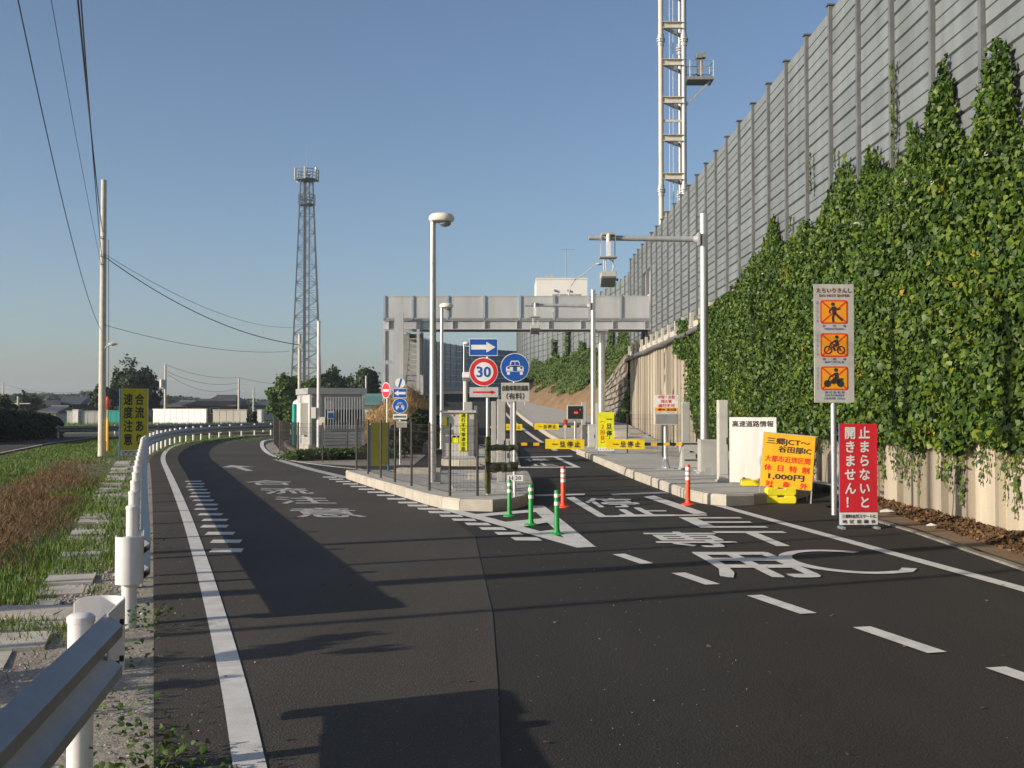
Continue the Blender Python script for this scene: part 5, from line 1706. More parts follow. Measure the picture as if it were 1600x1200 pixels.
MB().box((-.14, .9, H_s * .52), (.28, .9, H_s * .5)).build('side_cabinet', M['shed_pale'], sh, bevel=.01)
for j in range(7):
    MB().box((-.01, D_s / 2 + 1.0, .4 + j * .28), (.03, D_s * .3, .25)).build('siding_panel', M['shed_wall'], sh)
def plain_pole(px, base, top, label, r0, r1, mt, Y=None, z=0.0, name='pole'):
    p = at(px, base, z) if Y is None else far(px, base, Y)
    if Y is not None: p.z = z
    h = far(px, top, p.y).z - p.z
    r = thing(name, label, 'pole', p)
    MB().cyl((0, 0, 0), (0, 0, h), r0, r1, n=14).build('shaft', M[mt], r, True)
    MB().lathe([(r1 * 1.1, h), (r1 * 1.1, h + .03), (r1 * .4, h + .06)], n=14).build('cap', M['galv_dull'], r)
    return r, p, h
r, p, h = plain_pole(497.5, 709, 503, 'slim pale pole with two beige boxes in front of the shed', .068, .06, 'white_paint')
MB().box((-.16, -.05, far(0, 645, p.y).z), (.17, .16, .42)).build('meter_box', M['shed_pale'], r, bevel=.01)
MB().box((.17, -.06, far(0, 658, p.y).z), (.2, .16, .30)).build('switch_box', M['mast_beam'], r, bevel=.01)
r2, pS, hS = plain_pole(467.5, 703, 524, 'pale service pole receiving the overhead wire left of the shed', .075, .06, 'pole_concrete')
MB().box((.05, -.05, far(0, 541, pS.y).z), (.16, .14, .2)).build('wire_clamp', M['galv_dull'], r2)
tb = thing('portable_toilet', 'narrow teal cabin with white domed roof behind the shed', 'cabin', (far(468.5, 640, 50).x, 50.6, 0), R(15))
MB().box((0, .5, .95), (.75, .9, 1.9)).build('body', M['teal'], tb, bevel=.03)
MB().lathe([(.38, 1.9), (.36, 2.0), (.2, 2.12), (.02, 2.15)], (0, .5, 0), 14).build('roof', M['white_paint'], tb, True)
MB().box((0, .04, .95), (.55, .03, 1.6)).build('door', M['teal'], tb)
mb = []
n = 40
vs, fs = [], []
for i in range(n + 1):
    for j in range(n + 1):
        x, y = -4.2 + 8.4 * i / n, -4 + 8 * j / n
        rr = math.hypot(x / 3.5, y / 3.9) * (.85 + .3 * float(fbm(np.array(math.atan2(y, x) * 1.3 + 4), np.array(.5), 31)))
        z = 2.75 * max(0, 1 - rr) ** .95 + (.7 * (1 - .5 * rr) * (float(fbm(np.array(x * .9 + 5), np.array(y * .9), 9)) - .5) if rr < .95 else 0)
        vs.append((x - 4.1, y + 57.5, z - .04))
fs = [(i * (n + 1) + j, (i + 1) * (n + 1) + j, (i + 1) * (n + 1) + j + 1, i * (n + 1) + j + 1) for i in range(n) for j in range(n)]
mo = fast_mesh('dirt_mound', vs, fs, M['mound']); mo.data.shade_smooth()
mo.location.x = -1.1
tag(mo, 'heap of bare brown earth behind the shed and stair tower', 'mound')
mo['kind'] = 'structure'
MOUNDV = np.array(vs) + np.array([-1.1, 0, 0])

# ------------------------------------------------------------------ utility poles and wires
r, pU, hU = plain_pole(159, 713, 283, 'tall pale concrete utility pole standing on the verge at the left', .135, .095, 'pole_concrete', name='utility_pole')
za = far(165, 538, pU.y).z
MB().tube([(0, 0, za - .25), (.15, -.1, za - .1), (.35, -.15, za)], .025, 6).build('lamp_arm', M['galv_dull'], r)
MB().lathe([(.02, -.06), (.14, -.03), (.17, .02), (.06, .06)], (.42, -.15, za), 12).build('lamp_head', M['lamp_shell'], r, True)
for zz in (far(0, 400, pU.y).z, far(0, 412, pU.y).z, far(0, 372, pU.y).z):
    MB().box((0, -.16, zz), (.12, .14, .08)).build('insulator', M['galv_dull'], r)
MB().tube([(.2, -.05, far(0, 375, pU.y).z), (.24, -.05, 3.2), (.22, -.03, 1.2)], .012, 5).build('cable', M['wire'], r)
MB().cyl((.22, -.05, .2), (.22, -.05, far(0, 652, pU.y).z), .035, n=8).build('cable_guard', M['bar_yellow'], r)

def sag(a, b, s, n=28):
    a, b = Vector(a), Vector(b)
    return [a.lerp(b, i / n) - Vector((0, 0, s * 4 * (i / n) * (1 - i / n))) for i in range(n + 1)]
def wire(pts, r, label):
    return tag(MB().tube(pts, r, 5).build('overhead_wire', M['wire'], None), label, 'wire', 'overhead wires')
top = lambda py: Vector((pU.x + .1, pU.y - .15, far(0, py, pU.y).z))
eS = Vector((pS.x, pS.y - .08, far(0, 539, pS.y).z))
wire(sag(top(402), eS, .55), .016, 'thicker wire sagging from the utility pole to the service pole')
wire(sag(top(398), far(467, 511, pS.y + 30), .8), .009, 'thin wire from the utility pole towards the lattice tower')
wire(sag(top(508), far(452, 549, 60), .35), .009, 'lowest thin wire leaving the utility pole to the right')
def overhead(px0, mid, Y0, label, r, py_end, Yt=14.0, s=.0):
    """wire from the pole towards and over the camera"""
    a = Vector((pU.x, pU.y - .1, far(0, py_end, pU.y).z))
    b = far(px0, 0, Yt)
    e = b + (b - a) * .55
    return wire(sag(a, e, s, 40), r, label)
overhead(126, 0, 0, 'thick double wire running overhead from the utility pole, upper strand', .013, 362, 14, .35)
overhead(130, 0, 0, 'thick double wire running overhead from the utility pole, lower strand', .010, 410, 13.6, .35)
overhead(56, 0, 0, 'outer thin wire dipping in a long curve to the low pole bracket', .008, 517, 15, 1.15)
overhead(86, 0, 0, 'middle faint wire between the outer wire and the double wire', .006, 420, 18, .35)
# poles standing left of the view, along the verge behind the photographer
for i, (x, y, h, rr, lab) in enumerate(((-13.5, 9.1, 9, .10, 'utility pole left of the view whose shadow crosses the far dashes'), (-12.6, 5.9, 9.5, .15, 'utility pole left of the view whose shadow crosses the road middle'), (-12.5, 4.0, 6.5, .06, 'thin pole left of the view beside the verge'), (-12.2, 7.6, 6.5, .05, 'thin pole between two utility poles left of the view'))):
    r = thing('utility_pole', lab, 'pole', (x, y, 0))
    MB().cyl((0, 0, 0), (0, 0, h), rr * 1.15, rr, n=12).build('shaft', M['pole_concrete'], r, True)

# ------------------------------------------------------------------ telecom lattice tower
YT = 200
xT = far(478, 640, YT).x
lt = thing('lattice_tower', 'slender steel lattice telecom tower with antenna ring at its top', 'tower', (xT, YT, 0), R(12))
zt = far(478, 283, YT).z
hb, ht_ = 2.75, 1.05
def hw(z): return hb + (ht_ - hb) * z / zt
cor = ((-1, -1), (1, -1), (1, 1), (-1, 1))
for a, b in cor:
    MB().bar((a * hb, b * hb, 0), (a * ht_, b * ht_, zt), .17).build('leg', M['lattice'], lt)
lv = list(np.linspace(0, zt, 15))
for z0, z1 in zip(lv, lv[1:]):
    mb = MB()
    for i in range(4):
        (a, b), (c, d) = cor[i], cor[(i + 1) % 4]
        p0, p1 = Vector((a * hw(z0), b * hw(z0), z0)), Vector((c * hw(z0), d * hw(z0), z0))
        q0, q1 = Vector((a * hw(z1), b * hw(z1), z1)), Vector((c * hw(z1), d * hw(z1), z1))
        mb.bar(p0, q1, .085).bar(p1, q0, .085).bar(q0, q1, .09).bar((p0 + q0) / 2, (p1 + q1) / 2, .05)
    mb.build('brace', M['lattice'], lt)
MB().box((-.3, 0, zt / 2), (.5, .35, zt)).build('cable_ladder', M['lattice'], lt)
MB().box((.45, 0, zt / 2), (.22, .25, zt)).build('feeder_cable', M['bridge_dark'], lt)
def ring(z0, z1, r, name):
    mb = MB()
    for z in np.linspace(z0, z1, 4):
        mb.tube([(r * math.cos(t), r * math.sin(t), z) for t in np.linspace(0, 2 * math.pi, 17)], .06, 5)
    for k in range(12):
        t = 2 * math.pi * k / 12
        mb.bar((r * math.cos(t), r * math.sin(t), z0), (r * math.cos(t), r * math.sin(t), z1), .07)
    return mb.cyl((0, 0, z0 - .1), (0, 0, z0 + .02), r, n=16).build(name, M['lattice'], lt)
ring(far(0, 320, YT).z, far(0, 305, YT).z, 1.45, 'lower_platform')
ring(far(0, 281, YT).z, far(0, 266, YT).z, 1.9, 'upper_platform')
for k in range(6):
    t = 2 * math.pi * k / 6 + .3
    MB().box((2.05 * math.cos(t), 2.05 * math.sin(t), far(0, 273, YT).z), (.28, .28, 2.1), t).build('antenna_panel', M['cabinet_pale'], lt)
MB().cyl((0, 0, zt), (0, 0, far(0, 232, YT).z), .05, .025, n=6).build('rod', M['lattice'], lt)

# ------------------------------------------------------------------ leaves: clumps
def leaves(name, c, nrm, size, mt, parent=None, fold=.2, aspect=1.1, droop=None):
    v, f = leaf_arrays(c, nrm, size, droop, fold, aspect)
    return fast_mesh(name, v, f, M[mt], parent)

def blob_points(blobs, per, flat=.0):
    """points on and in uneven ellipsoids, clustered in clumps"""
    C, Nn = [], []
    for (x, y, z, rx, ry, rz, wgt) in blobs:
        n = int(per * wgt)
        nc = max(6, n // 45)
        d = unit(rng.normal(size=(nc, 3)))
        rad = rng.uniform(.55, 1.05, (nc, 1))
        cc = d * rad * (1 + .25 * rng.normal(size=(nc, 1)))
        k = rng.integers(0, nc, n)
        p = cc[k] + rng.normal(size=(n, 3)) * .15
        C.append(p * np.array([rx, ry, rz]) + np.array([x, y, z]))
        Nn.append(unit(d[k] + rng.normal(size=(n, 3)) * .6 + np.array([0, 0, .3])))
    return np.concatenate(C), np.concatenate(Nn)

def tree(label, x, y, h, w, mt, per=2600, leaf=.34, trunk=.25, group=None, low=.25, name='tree', seed=0, nb=9):
    r = thing(name, label, 'tree', (x, y, 0), 0, group)
    rs = random.Random(seed)
    mb = MB().tube([(0, 0, -.2), (.03 * h, 0, h * .2), (.02 * h, .02 * h, h * .45), (0, 0, h * .72)], [trunk, trunk * .8, trunk * .55, trunk * .2], 8)
    blobs = [(0, 0, h * .62, w * .33, w * .33, h * .3, 1.2)]
    for k in range(nb):
        a = 2 * math.pi * k / nb + rs.uniform(-.4, .4)
        rr = w * rs.uniform(.2, .36)
        zz = h * rs.uniform(low + .12, .86)
        if zz > h * .7: rr *= .6
        br = w * rs.uniform(.13, .22)
        blobs.append((rr * math.cos(a), rr * math.sin(a), zz, br, br, br * rs.uniform(.6, .9), .45))
        mb.tube([(.01 * h, .01 * h, h * rs.uniform(.2, .4)), (rr * .5 * math.cos(a), rr * .5 * math.sin(a), zz * .8), (rr * math.cos(a), rr * math.sin(a), zz)], [trunk * .4, trunk * .25, trunk * .08], 5)
    mb.build('trunk', M['bark'], r, True)
    per, leaf = int(per * 1.7), leaf * .74
    c, nn = blob_points(blobs, per)
    c[:, 2] = np.maximum(c[:, 2], h * low * .5)
    leaves('crown', c, nn, rng.uniform(.6, 1.3, len(c)) * leaf, mt, r)
    return r

def tree_px(label, px, base_py, top_py, wpx, Y, mt, **kw):
    x = far(px, 640, Y).x
    h = far(px, top_py, Y).z
    return tree(label, x, Y, h, wpx * Y / FPX, mt, **kw)
tree_px('large round dark tree behind the utility pole and olive sign', 212, 650, 570, 82, 150, 'tree_dark', per=3600, leaf=.42, low=.2, seed=1, nb=12)
tree_px('lower dark tree joined to the left of the large round tree', 164, 650, 600, 46, 146, 'tree_dark', per=1800, leaf=.4, low=.1, seed=2)
tree_px('leftmost small round tree above the dark hedge', 36, 650, 613, 26, 170, 'tree_dark', per=1300, leaf=.45, seed=3)
tree_px('small pointed tree left of the tiled house', 55, 650, 617, 24, 172, 'tree_dark', per=1300, leaf=.45, seed=4)
tree_px('low round tree close beside the tiled house', 72, 650, 625, 22, 168, 'tree_dark', per=1000, leaf=.45, seed=41)
tree_px('light green bushy tree at the foot of the lattice tower', 447, 660, 585, 52, 105, 'tree_light', per=3800, leaf=.3, low=.05, seed=5, nb=12)
tree_px('middle green tree directly behind the shed roof', 486, 650, 590, 40, 118, 'tree_light', per=2200, leaf=.32, low=.05, seed=51, nb=10)
tree_px('dark broad tree above the left half of the shed', 519, 650, 578, 54, 150, 'tree_dark', per=2600, leaf=.42, seed=6)
tree_px('tallest dark tree between the shed and the stair tower', 572, 650, 572, 52, 140, 'tree_dark', per=2800, leaf=.4, low=.15, seed=7)
tree_px('dark low tree between the two trees behind the shed', 547, 650, 588, 40, 160, 'tree_dark', per=1600, leaf=.42, seed=8)
tree_px('small clipped evergreen shrub by the right end of the white wall', 394, 663, 641, 17, 118, 'tree_dark', per=900, leaf=.25, low=.0, seed=9, name='shrub')
plain_pole(572, 632, 588, 'grey lamp mast among the trees behind the shed', .12, .09, 'galv_dull', Y=120, name='lamp_mast')

# far tree line
c = []
n = 60000
xs = rng.uniform(-330, 60, n)
yy = 420 + 30 * rng.random(n)
topz = 2.5 + 5 * fbm(xs * .035, xs * 0 + 2, 4) + 2.5 * fbm(xs * .14, xs * 0, 7)
zz = topz * rng.random(n) ** .7
tl = leaves('treeline', np.stack([xs, yy, zz], 1), rng.normal(size=(n, 3)) + np.array([0, -1, .3]), rng.uniform(.9, 1.9, n), 'tree_dark')
tag(tl, 'low dark line of trees along the horizon', kind='stuff')

# ------------------------------------------------------------------ houses and walls in the distance
def house(label, px0, px1, eave_py, ridge_py, Y, wall, roof, rz=0.0, depth=8, base=0.0, hip=True, over=.5, windows=(), group=None, name='house'):
    x0, x1 = far(px0, 640, Y).x, far(px1, 640, Y).x
    w = x1 - x0
    ez, rzz = far(0, eave_py, Y).z, far(0, ridge_py, Y).z
    r = thing(name, label, 'house', ((x0 + x1) / 2, Y, 0), rz, group)
    MB().box((0, depth / 2, ez / 2), (w, depth, ez)).build('wall', M[wall], r)
    o = over
    a, b, c, d = (-w / 2 - o, -o, ez), (w / 2 + o, -o, ez), (w / 2 + o, depth + o, ez), (-w / 2 - o, depth + o, ez)
    ins = w * .18 if hip else 0
    e, f = (-w / 2 - o + ins, depth / 2, rzz), (w / 2 + o - ins, depth / 2, rzz)
    low = [tuple((p[0], p[1], p[2] - .15)) for p in (a, b, c, d)]
    MB().add([a, b, c, d, e, f] + low, [(0, 1, 5, 4), (1, 2, 5), (2, 3, 4, 5), (3, 0, 4), (6, 7, 1, 0), (7, 8, 2, 1), (8, 9, 3, 2), (9, 6, 0, 3), (9, 8, 7, 6)]).build('roof', M[roof], r)
    MB().box((0, depth / 2, rzz + .05), (abs(f[0] - e[0]), .3, .25)).build('ridge', M[roof], r)
    for (u0, v0, u1, v1) in windows:
        wd = MB().box(((u0 + u1) / 2 * w, -.03, (v0 + v1) / 2 * ez), ((u1 - u0) * w, .06, (v1 - v0) * ez)).build('window', M['house_wall'], r)
        MB().box(((u0 + u1) / 2 * w, -.07, (v0 + v1) / 2 * ez), ((u1 - u0) * w * .85, .02, (v1 - v0) * ez * .85)).build('pane', M['glass_dark'], wd)
    return r
house('two storey house with dark hipped tile roof left of the utility pole', 80, 122, 630, 620.5, 150, 'house_dark', 'roof_tile', R(4), 9, windows=((-.3, .65, -.15, .9), (.12, .65, .3, .9)))
house('low pale walled house with grey roof in front of the two storey house', 62, 88, 643, 635, 138, 'house_wall', 'roof_tile', R(-6), 6, windows=((-.2, .3, .1, .7),))
house('small cream gabled house left of the dark tiled roof', 76, 90, 634, 624, 147.5, 'house_wall', 'roof_tile', R(20), 4, hip=False, over=.3)
house('long brown house above the white wall', 292, 364, 633, 624.5, 152, 'house_brown', 'house_dark', R(2), 10, windows=((-.35, .5, -.2, .85), (.0, .5, .2, .85)))
house('grey tiled house raised behind the brown house', 328, 362, 626, 618, 168, 'house_dark', 'roof_tile', R(3), 9, windows=((-.1, .6, .1, .85),))
house('house with a low grey roof between the olive sign and the brown house', 262, 290, 634, 627, 170, 'house_dark', 'roof_tile', R(-8), 8)
house('house with grey roof just right of the large tree', 226, 250, 632, 622, 160, 'house_dark', 'roof_tile', R(15), 8)
house('small pale house far right beyond the white wall', 402, 426, 634, 627, 175, 'house_wall', 'roof_tile', R(8), 8)
house('low building with blue green roof behind the earth heap', 560, 600, 630, 617, 95, 'house_wall', 'roof_green', R(0), 10, hip=False)
def wall_thing(label, px0, px1, base, top, mt, n, name='wall', Y=None, cat='wall', t=.25):
    Y = Y or at((px0 + px1) / 2, base).y
    x0, x1 = far(px0, 640, Y).x, far(px1, 640, Y).x
    h = far(0, top, Y).z
    r = thing(name, label, cat, ((x0 + x1) / 2, Y, 0))
    w = (x1 - x0) / n
    for k in range(n):
        MB().box((-(x1 - x0) / 2 + w * (k + .5), 0, h / 2), (w - .04, t, h)).build('panel', M[mt], r)
    MB().box((0, 0, h + .04), (x1 - x0 + .1, t + .1, .08)).build('coping', M[mt], r)
    return r
wall_thing('long bright white wall beyond the far bend', 232, 331, 664, 640, 'white_paint', 9).rotation_euler.z = R(-20)
wall_thing('shorter cream wall continuing right of the long white wall', 333, 386, 663, 641, 'house_wall', 5)
wall_thing('grey garden wall left of the utility pole', 105, 160, 664, 643, 'cabinet', 5)
wall_thing('single bright gate pillar before the grey garden wall', 116, 124.5, 664, 641, 'sign_white', 1, name='gate_pillar', cat='pillar', t=.8)
wall_thing('teal netting screen behind the utility pole', 166, 190, 662, 642, 'teal', 3, name='screen', cat='screen')
wall_thing('white storage tank cabin at the left end of the crossing road', 404, 411, 662, 641, 'sign_white', 1, name='cabin', cat='cabin', t=1.5)
for (px, base, tp, Y, lab) in ((258, 662, 570, 128, 'distant utility pole with transformer in front of the white wall'), (373, 650, 592, 150, 'distant utility pole behind the cream wall'), (396, 648, 605, 190, 'short far pole right of the cream wall'), (5, 645, 598, 200, 'faint pole at the left edge of the view'), (28, 660, 620, 120, 'thin stake pole rising from the dark hedge')):
    r, p, h = plain_pole(px, base, tp, lab, .16, .11, 'pole_concrete', Y=Y, name='utility_pole')
    MB().box((.3, 0, h - .7), (1.9, .1, .1)).box((.3, 0, h - 1.6), (1.5, .1, .1)).build('crossarm', M['galv_dull'], r)
    if px == 258: MB().cyl((-.35, -.2, h * .62), (-.35, -.2, h * .62 + .9), .25, n=10).build('transformer', M['galv_dull'], r)
a = far(262, 571, 128); b = far(373, 590, 150); c3 = far(480, 600, 175)
wire(sag(a, b, .5), .018, 'far upper wire between the distant poles')
wire(sag(b, c3, .4), .018, 'far wire running right from the second distant pole')
wire(sag(far(262, 581, 128), far(373, 598, 150), .7), .018, 'far middle wire between the distant poles')
wire(sag(far(262, 585, 128), far(373, 606, 150), 1.1), .018, 'far lower wire between the distant poles')
wire(sag(far(8, 601, 200), far(150, 608, 200), 1.0), .02, 'faint wire far off at the left edge')
for (px, base, tp, lab) in ((267, 678, 664, 'short amber marker post by the crossing road'), (167, 690, 655, 'slim amber cable stake beside the utility pole'),):
    p = at(px, base)
    tag(MB().cyl((0, 0, 0), (0, 0, far(0, tp, p.y).z), .09 if px > 200 else .05, n=8).lathe([(.1, far(0, tp, p.y).z), (.02, far(0, tp, p.y).z + .05)], n=8).build('marker_post', M['bar_yellow'], None, loc=p), lab, 'marker')
p = far(168, 630, 110)
tag(MB().lathe([(.05, -.6), (.26, -.35), (.3, .1), (.2, .5), (.03, .65)], n=10).build('road_mirror', M['cone_red'], None, True, loc=p).data and bpy.data.objects['road_mirror'], 'small round orange road mirror just right of the utility pole', 'mirror')
MBm = MB().cyl((0, 0, -p.z), (0, 0, -.5), .06, n=8).build('post', M['bar_yellow'], bpy.data.objects['road_mirror'])

# hedge at far left
hx = []
for (px, base, tp) in ((-40, 696, 645), (0, 691, 641), (40, 689, 643), (75, 686, 647), (103, 683, 652)):
    q = at(px, base); hx.append((q.x, q.y, far(0, tp, q.y).z))
hd = thing('hedge', 'dark dense hedge along the side road at the left edge', 'hedge')
C, Nn = [], []
for (x0, y0, h0), (x1, y1, h1) in zip(hx, hx[1:]):
    n = 7000
    t = rng.random((n, 1))
    b = np.array([[x0 - .9, y0, 0]]) * (1 - t) + np.array([[x1 - .9, y1, 0]]) * t
    hh = h0 * (1 - t) + h1 * t
    th = rng.uniform(0, math.pi, (n, 1))
    rad = rng.uniform(.75, 1.08, (n, 1)) * (1 + .2 * (fbm(t * 9 + x0, th * 2, 3) - .5))
    C.append(b + np.concatenate([np.cos(th) * .8 * rad, rng.normal(size=(n, 1)) * .1, np.sqrt(np.sin(th)) * hh * rad], 1))
    Nn.append(np.concatenate([np.cos(th), rng.normal(size=(n, 1)) * .5, np.sin(th)], 1) + rng.normal(size=(n, 3)) * .4)
C, Nn = np.concatenate(C), np.concatenate(Nn)
leaves('foliage', C, Nn, rng.uniform(.08, .2, len(C)), 'hedge_leaf', hd)
mb = MB()
mb.sweep([(-.2, 0), (-.2, .9), (-.1, 1.1), (.1, 1.1), (.2, .9), (.2, 0)], [(x - .9, y, 0) for x, y, h in hx], True, 0)
mb.build('branches', M['bark'], hd)
# dark trees above the hedge at the left edge
tree_px('dark tree mass cut by the left edge above the hedge', 2, 660, 618, 42, 85, 'tree_dark', per=2200, leaf=.28, low=.0, seed=12)

# ------------------------------------------------------------------ ivy over the wall
top_px = [(1086, 545), (1092, 505), (1100, 488), (1120, 462), (1140, 428), (1160, 405), (1174, 372), (1184, 350), (1190, 335), (1196, 380), (1210, 378), (1225, 362), (1240, 340), (1246, 358), (1262, 326), (1280, 288), (1297, 248), (1308, 262), (1316, 270), (1330, 240), (1341, 222), (1350, 262), (1375, 252), (1392, 208), (1408, 200), (1416, 232), (1422, 190), (1427, 128), (1434, 108), (1442, 98), (1452, 112), (1460, 150), (1466, 212), (1480, 225), (1494, 180), (1502, 150), (1507, 80), (1516, 58), (1527, 38), (1538, 52), (1545, 95), (1551, 185), (1560, 190), (1578, 160), (1582, 90), (1587, 45), (1596, 25), (1640, 0), (1700, 60), (1800, -40), (2400, -500)]
XI = 6.45
tz_, th_ = [], []
for px, py in top_px:
    Y = FPX * XI / (px - 800)
    tz_.append(Y); th_.append(far(px, py, Y).z)
tz_, th_ = np.array(tz_)[::-1], np.array(th_)[::-1]
bot_px = [(1086, 640), (1100, 690), (1135, 705), (1180, 705), (1225, 690), (1290, 684), (1330, 690), (1400, 700), (1450, 698), (1530, 703), (1620, 716), (2400, 800)]
bz_, bh_ = [], []
for px, py in bot_px:
    Y = FPX * XI / (px - 800)
    bz_.append(Y); bh_.append(far(px, py, Y).z)
bz_, bh_ = np.array(bz_)[::-1], np.array(bh_)[::-1]
Y0, Y1 = 9.5, FPX * XI / (1094 - 800)
def ivy_depth(y, z):
    return (.06 + .22 * fbm(y * .55, z * .55, 21) + .22 * fbm(y * 1.7, z * 1.7, 33) + .14 * fbm(y * 4.2, z * 4.2, 39)) * np.where(z > 5, .6, 1)
N_ = 460000
y = rng.uniform(Y0, Y1, N_)
z = rng.uniform(.2, 8.6, N_)
tp = np.interp(y, tz_, th_) + .75 * (fbm(y * 4.5, y * 0 + 1, 4) - .55) + .3 * (fbm(y * 9, z * 3, 5) - .5)
bt = np.interp(y, bz_, bh_) + .35 * (fbm(y * 2.2, y * 0 + 3, 8) - .4)
ok = (z < tp) & (z > bt)
edge = np.minimum((tp - z) / .9, 1) * np.minimum((z - bt) / .25 + .3, 1)
ok &= rng.random(N_) < (.35 + .65 * np.clip(edge, 0, 1)) * np.clip(.25 + 1.5 * fbm(y * 1.3, z * 1.3, 61), 0, 1)
y, z, edge = y[ok], z[ok], np.clip(edge[ok], 0, 1)
d = ivy_depth(y, z) * (.35 + .65 * edge)
xw = np.where(z > 5.0, XN - .13, XW)
lay = rng.random(len(y)) ** .45
x = xw - d * lay - .02
dy = (ivy_depth(y + .1, z) - ivy_depth(y - .1, z)) / .2
dz = (ivy_depth(y, z + .1) - ivy_depth(y, z - .1)) / .2
nrm = np.stack([-np.ones_like(y), -dy * 1.0, -dz * 1.0 + .25], 1) + rng.normal(size=(len(y), 3)) * .6
C = np.stack([x, y, z], 1)
size = .036 + .075 * rng.random(len(y)) ** 1.7 * np.where(rng.random(len(y)) < .15, 1.35, 1)
droop = np.stack([rng.normal(size=len(y)) * .4 - .3, rng.normal(size=len(y)) * .6, -np.ones(len(y))], 1)
ivy = thing('ivy', 'dense green ivy with a few yellow leaves covering the wall and barrier', 'ivy')
# the leaves that show largest are parts of their own, the rest one mass
big = np.where((y > 14.2) & (y < 18.5) & (lay > .9) & (z > 1.2) & (z < 7.5))[0]
big = rng.choice(big, min(300, len(big)), replace=False)
lv_, lf_ = leaf_arrays(np.zeros((1, 3)), np.array([[0, 0, 1.]]), [1.0], np.array([[1., 0, 0]]), .22, 1.15)
lme = bpy.data.meshes.new('leaf')
lme.from_pydata([tuple(map(float, v)) for v in lv_], [], [tuple(map(int, f)) for f in lf_])
lme.materials.append(M['ivy_leaf_single'])
for i in big:
    n_ = Vector(nrm[i]).normalized(); d_ = Vector(droop[i])
    t_ = (d_ - n_ * d_.dot(n_)).normalized()
    lo = link('leaf', lme, ivy)
    mm = Matrix((t_, n_.cross(t_), n_)).transposed().to_4x4() @ Matrix.Scale(float(max(size[i], .085)), 4)
    mm.translation = Vector(C[i]) + Vector((-.03, 0, 0))
    lo.matrix_local = mm
o = leaves('foliage', C, nrm, size, 'ivy_leaf', ivy, .22, 1.15, droop)
o['kind'] = 'stuff'
# trailing strands below and runners above
mbs, CL, NL = MB(), [], []
def strand(y0, z0, ln, up=False, every=.055, jit=.025, x0=None):
    k = max(3, int(ln / .06))
    yy, pts = y0, []
    for i in range(k + 1):
        zz = z0 + (1 if up else -1) * ln * i / k
        yy += random.gauss(0, jit * .5)
        if zz < .03: break
        xx = (x0 if x0 is not None else (XN - .15 if zz > 5 else XW - .02)) - .015 - .02 * random.random()
        pts.append((xx, yy, zz))
        for _ in range(2 if random.random() < .7 else 1):
            CL.append((xx - .02 * random.random(), yy + random.gauss(0, .035), zz + random.gauss(0, .02)))
            NL.append((-1, random.gauss(0, .5), random.gauss(.2, .4)))
    if len(pts) > 2: mbs.tube(pts, .004, 4)
for k in range(170):
    y0 = random.uniform(12.5, 33)
    b0 = float(np.interp(y0, bz_, bh_)) + .1
    ln = random.choice((.25, .35, .5, .65, .9)) * random.uniform(.7, 1.15)
    strand(y0, b0, min(ln, b0 - .02))
for px, p0, p1 in ((1271, 300, 238), (1309, 262, 236), (1401, 210, 95), (1238, 362, 338), (1402, 300, 160)):
    Y = FPX * (XN - .15) / (px - 800)
    za, zb = far(px, p0, Y).z, far(px, p1, Y).z
    for _ in range(3): strand(Y + random.gauss(0, .03), za, zb - za, True)
mbs.build('stem', M['stem'], ivy)
CL, NL = np.array(CL), np.array(NL)
leaves('trailing_foliage', CL, NL, rng.uniform(.035, .075, len(CL)), 'ivy_leaf', ivy, .2, 1.1)['kind'] = 'stuff'
# ivy on the far end of the wall and beyond the bridge
C, Nn = [], []
for (px, p0, p1, hwid) in ((1071, 500, 560, .5), (1064, 528, 552, .35), (1083, 520, 640, .35)):
    Y = FPX * XW / (px - 800)
    n = 900
    zz = np.interp(rng.random(n), [0, 1], [far(0, p1, Y).z, far(0, p0, Y).z])
    C.append(np.stack([XW - rng.random(n) * .25, Y + rng.normal(size=n) * hwid, zz], 1)); Nn.append(rng.normal(size=(n, 3)) * .5 + np.array([-1, 0, .2]))
C, Nn = np.concatenate(C), np.concatenate(Nn)
leaves('outlying_foliage', C, Nn, rng.uniform(.07, .13, len(C)), 'ivy_leaf', ivy, .2)['kind'] = 'stuff'

# bushes on the embankment
n = 170000
ii, jj = rng.uniform(0, 47.99, n), rng.uniform(0, 11.99, n)
i0, j0 = ii.astype(int), jj.astype(int)
fi, fj = (ii - i0)[:, None], (jj - j0)[:, None]
P = (EMBV[i0, j0] * (1 - fi) + EMBV[i0 + 1, j0] * fi) * (1 - fj) + (EMBV[i0, j0 + 1] * (1 - fi) + EMBV[i0 + 1, j0 + 1] * fi) * fj
tt = jj / 12
lowlim = .42 + .75 * (fbm(P[:, 1] * .45, P[:, 1] * 0, 6) - .5)
pr = np.clip((tt - lowlim) * 3.2, 0, 1)
pr = np.maximum(pr, ((P[:, 1] < 68) & (tt < .45)) * .8)
ok = rng.random(n) < pr
P, tt = P[ok], tt[ok]
hgt = 2.5 * fbm(P[:, 1] * .5, P[:, 0] * .9, 17) ** 1.3 * np.clip((tt - .35) * 3, .15, 1)
P = P + np.stack([-.25 * rng.random(len(P)), 0 * tt, hgt * rng.random(len(P)) ** .6], 1)
o = leaves('embankment_bushes', P, rng.normal(size=(len(P), 3)) * .6 + np.array([-.7, -.5, .6]), rng.uniform(.08, .19, len(P)), 'bush_leaf', None, .2, .9)
tag(o, 'green bushes and creepers spilling over the brown embankment', kind='stuff')
C = []
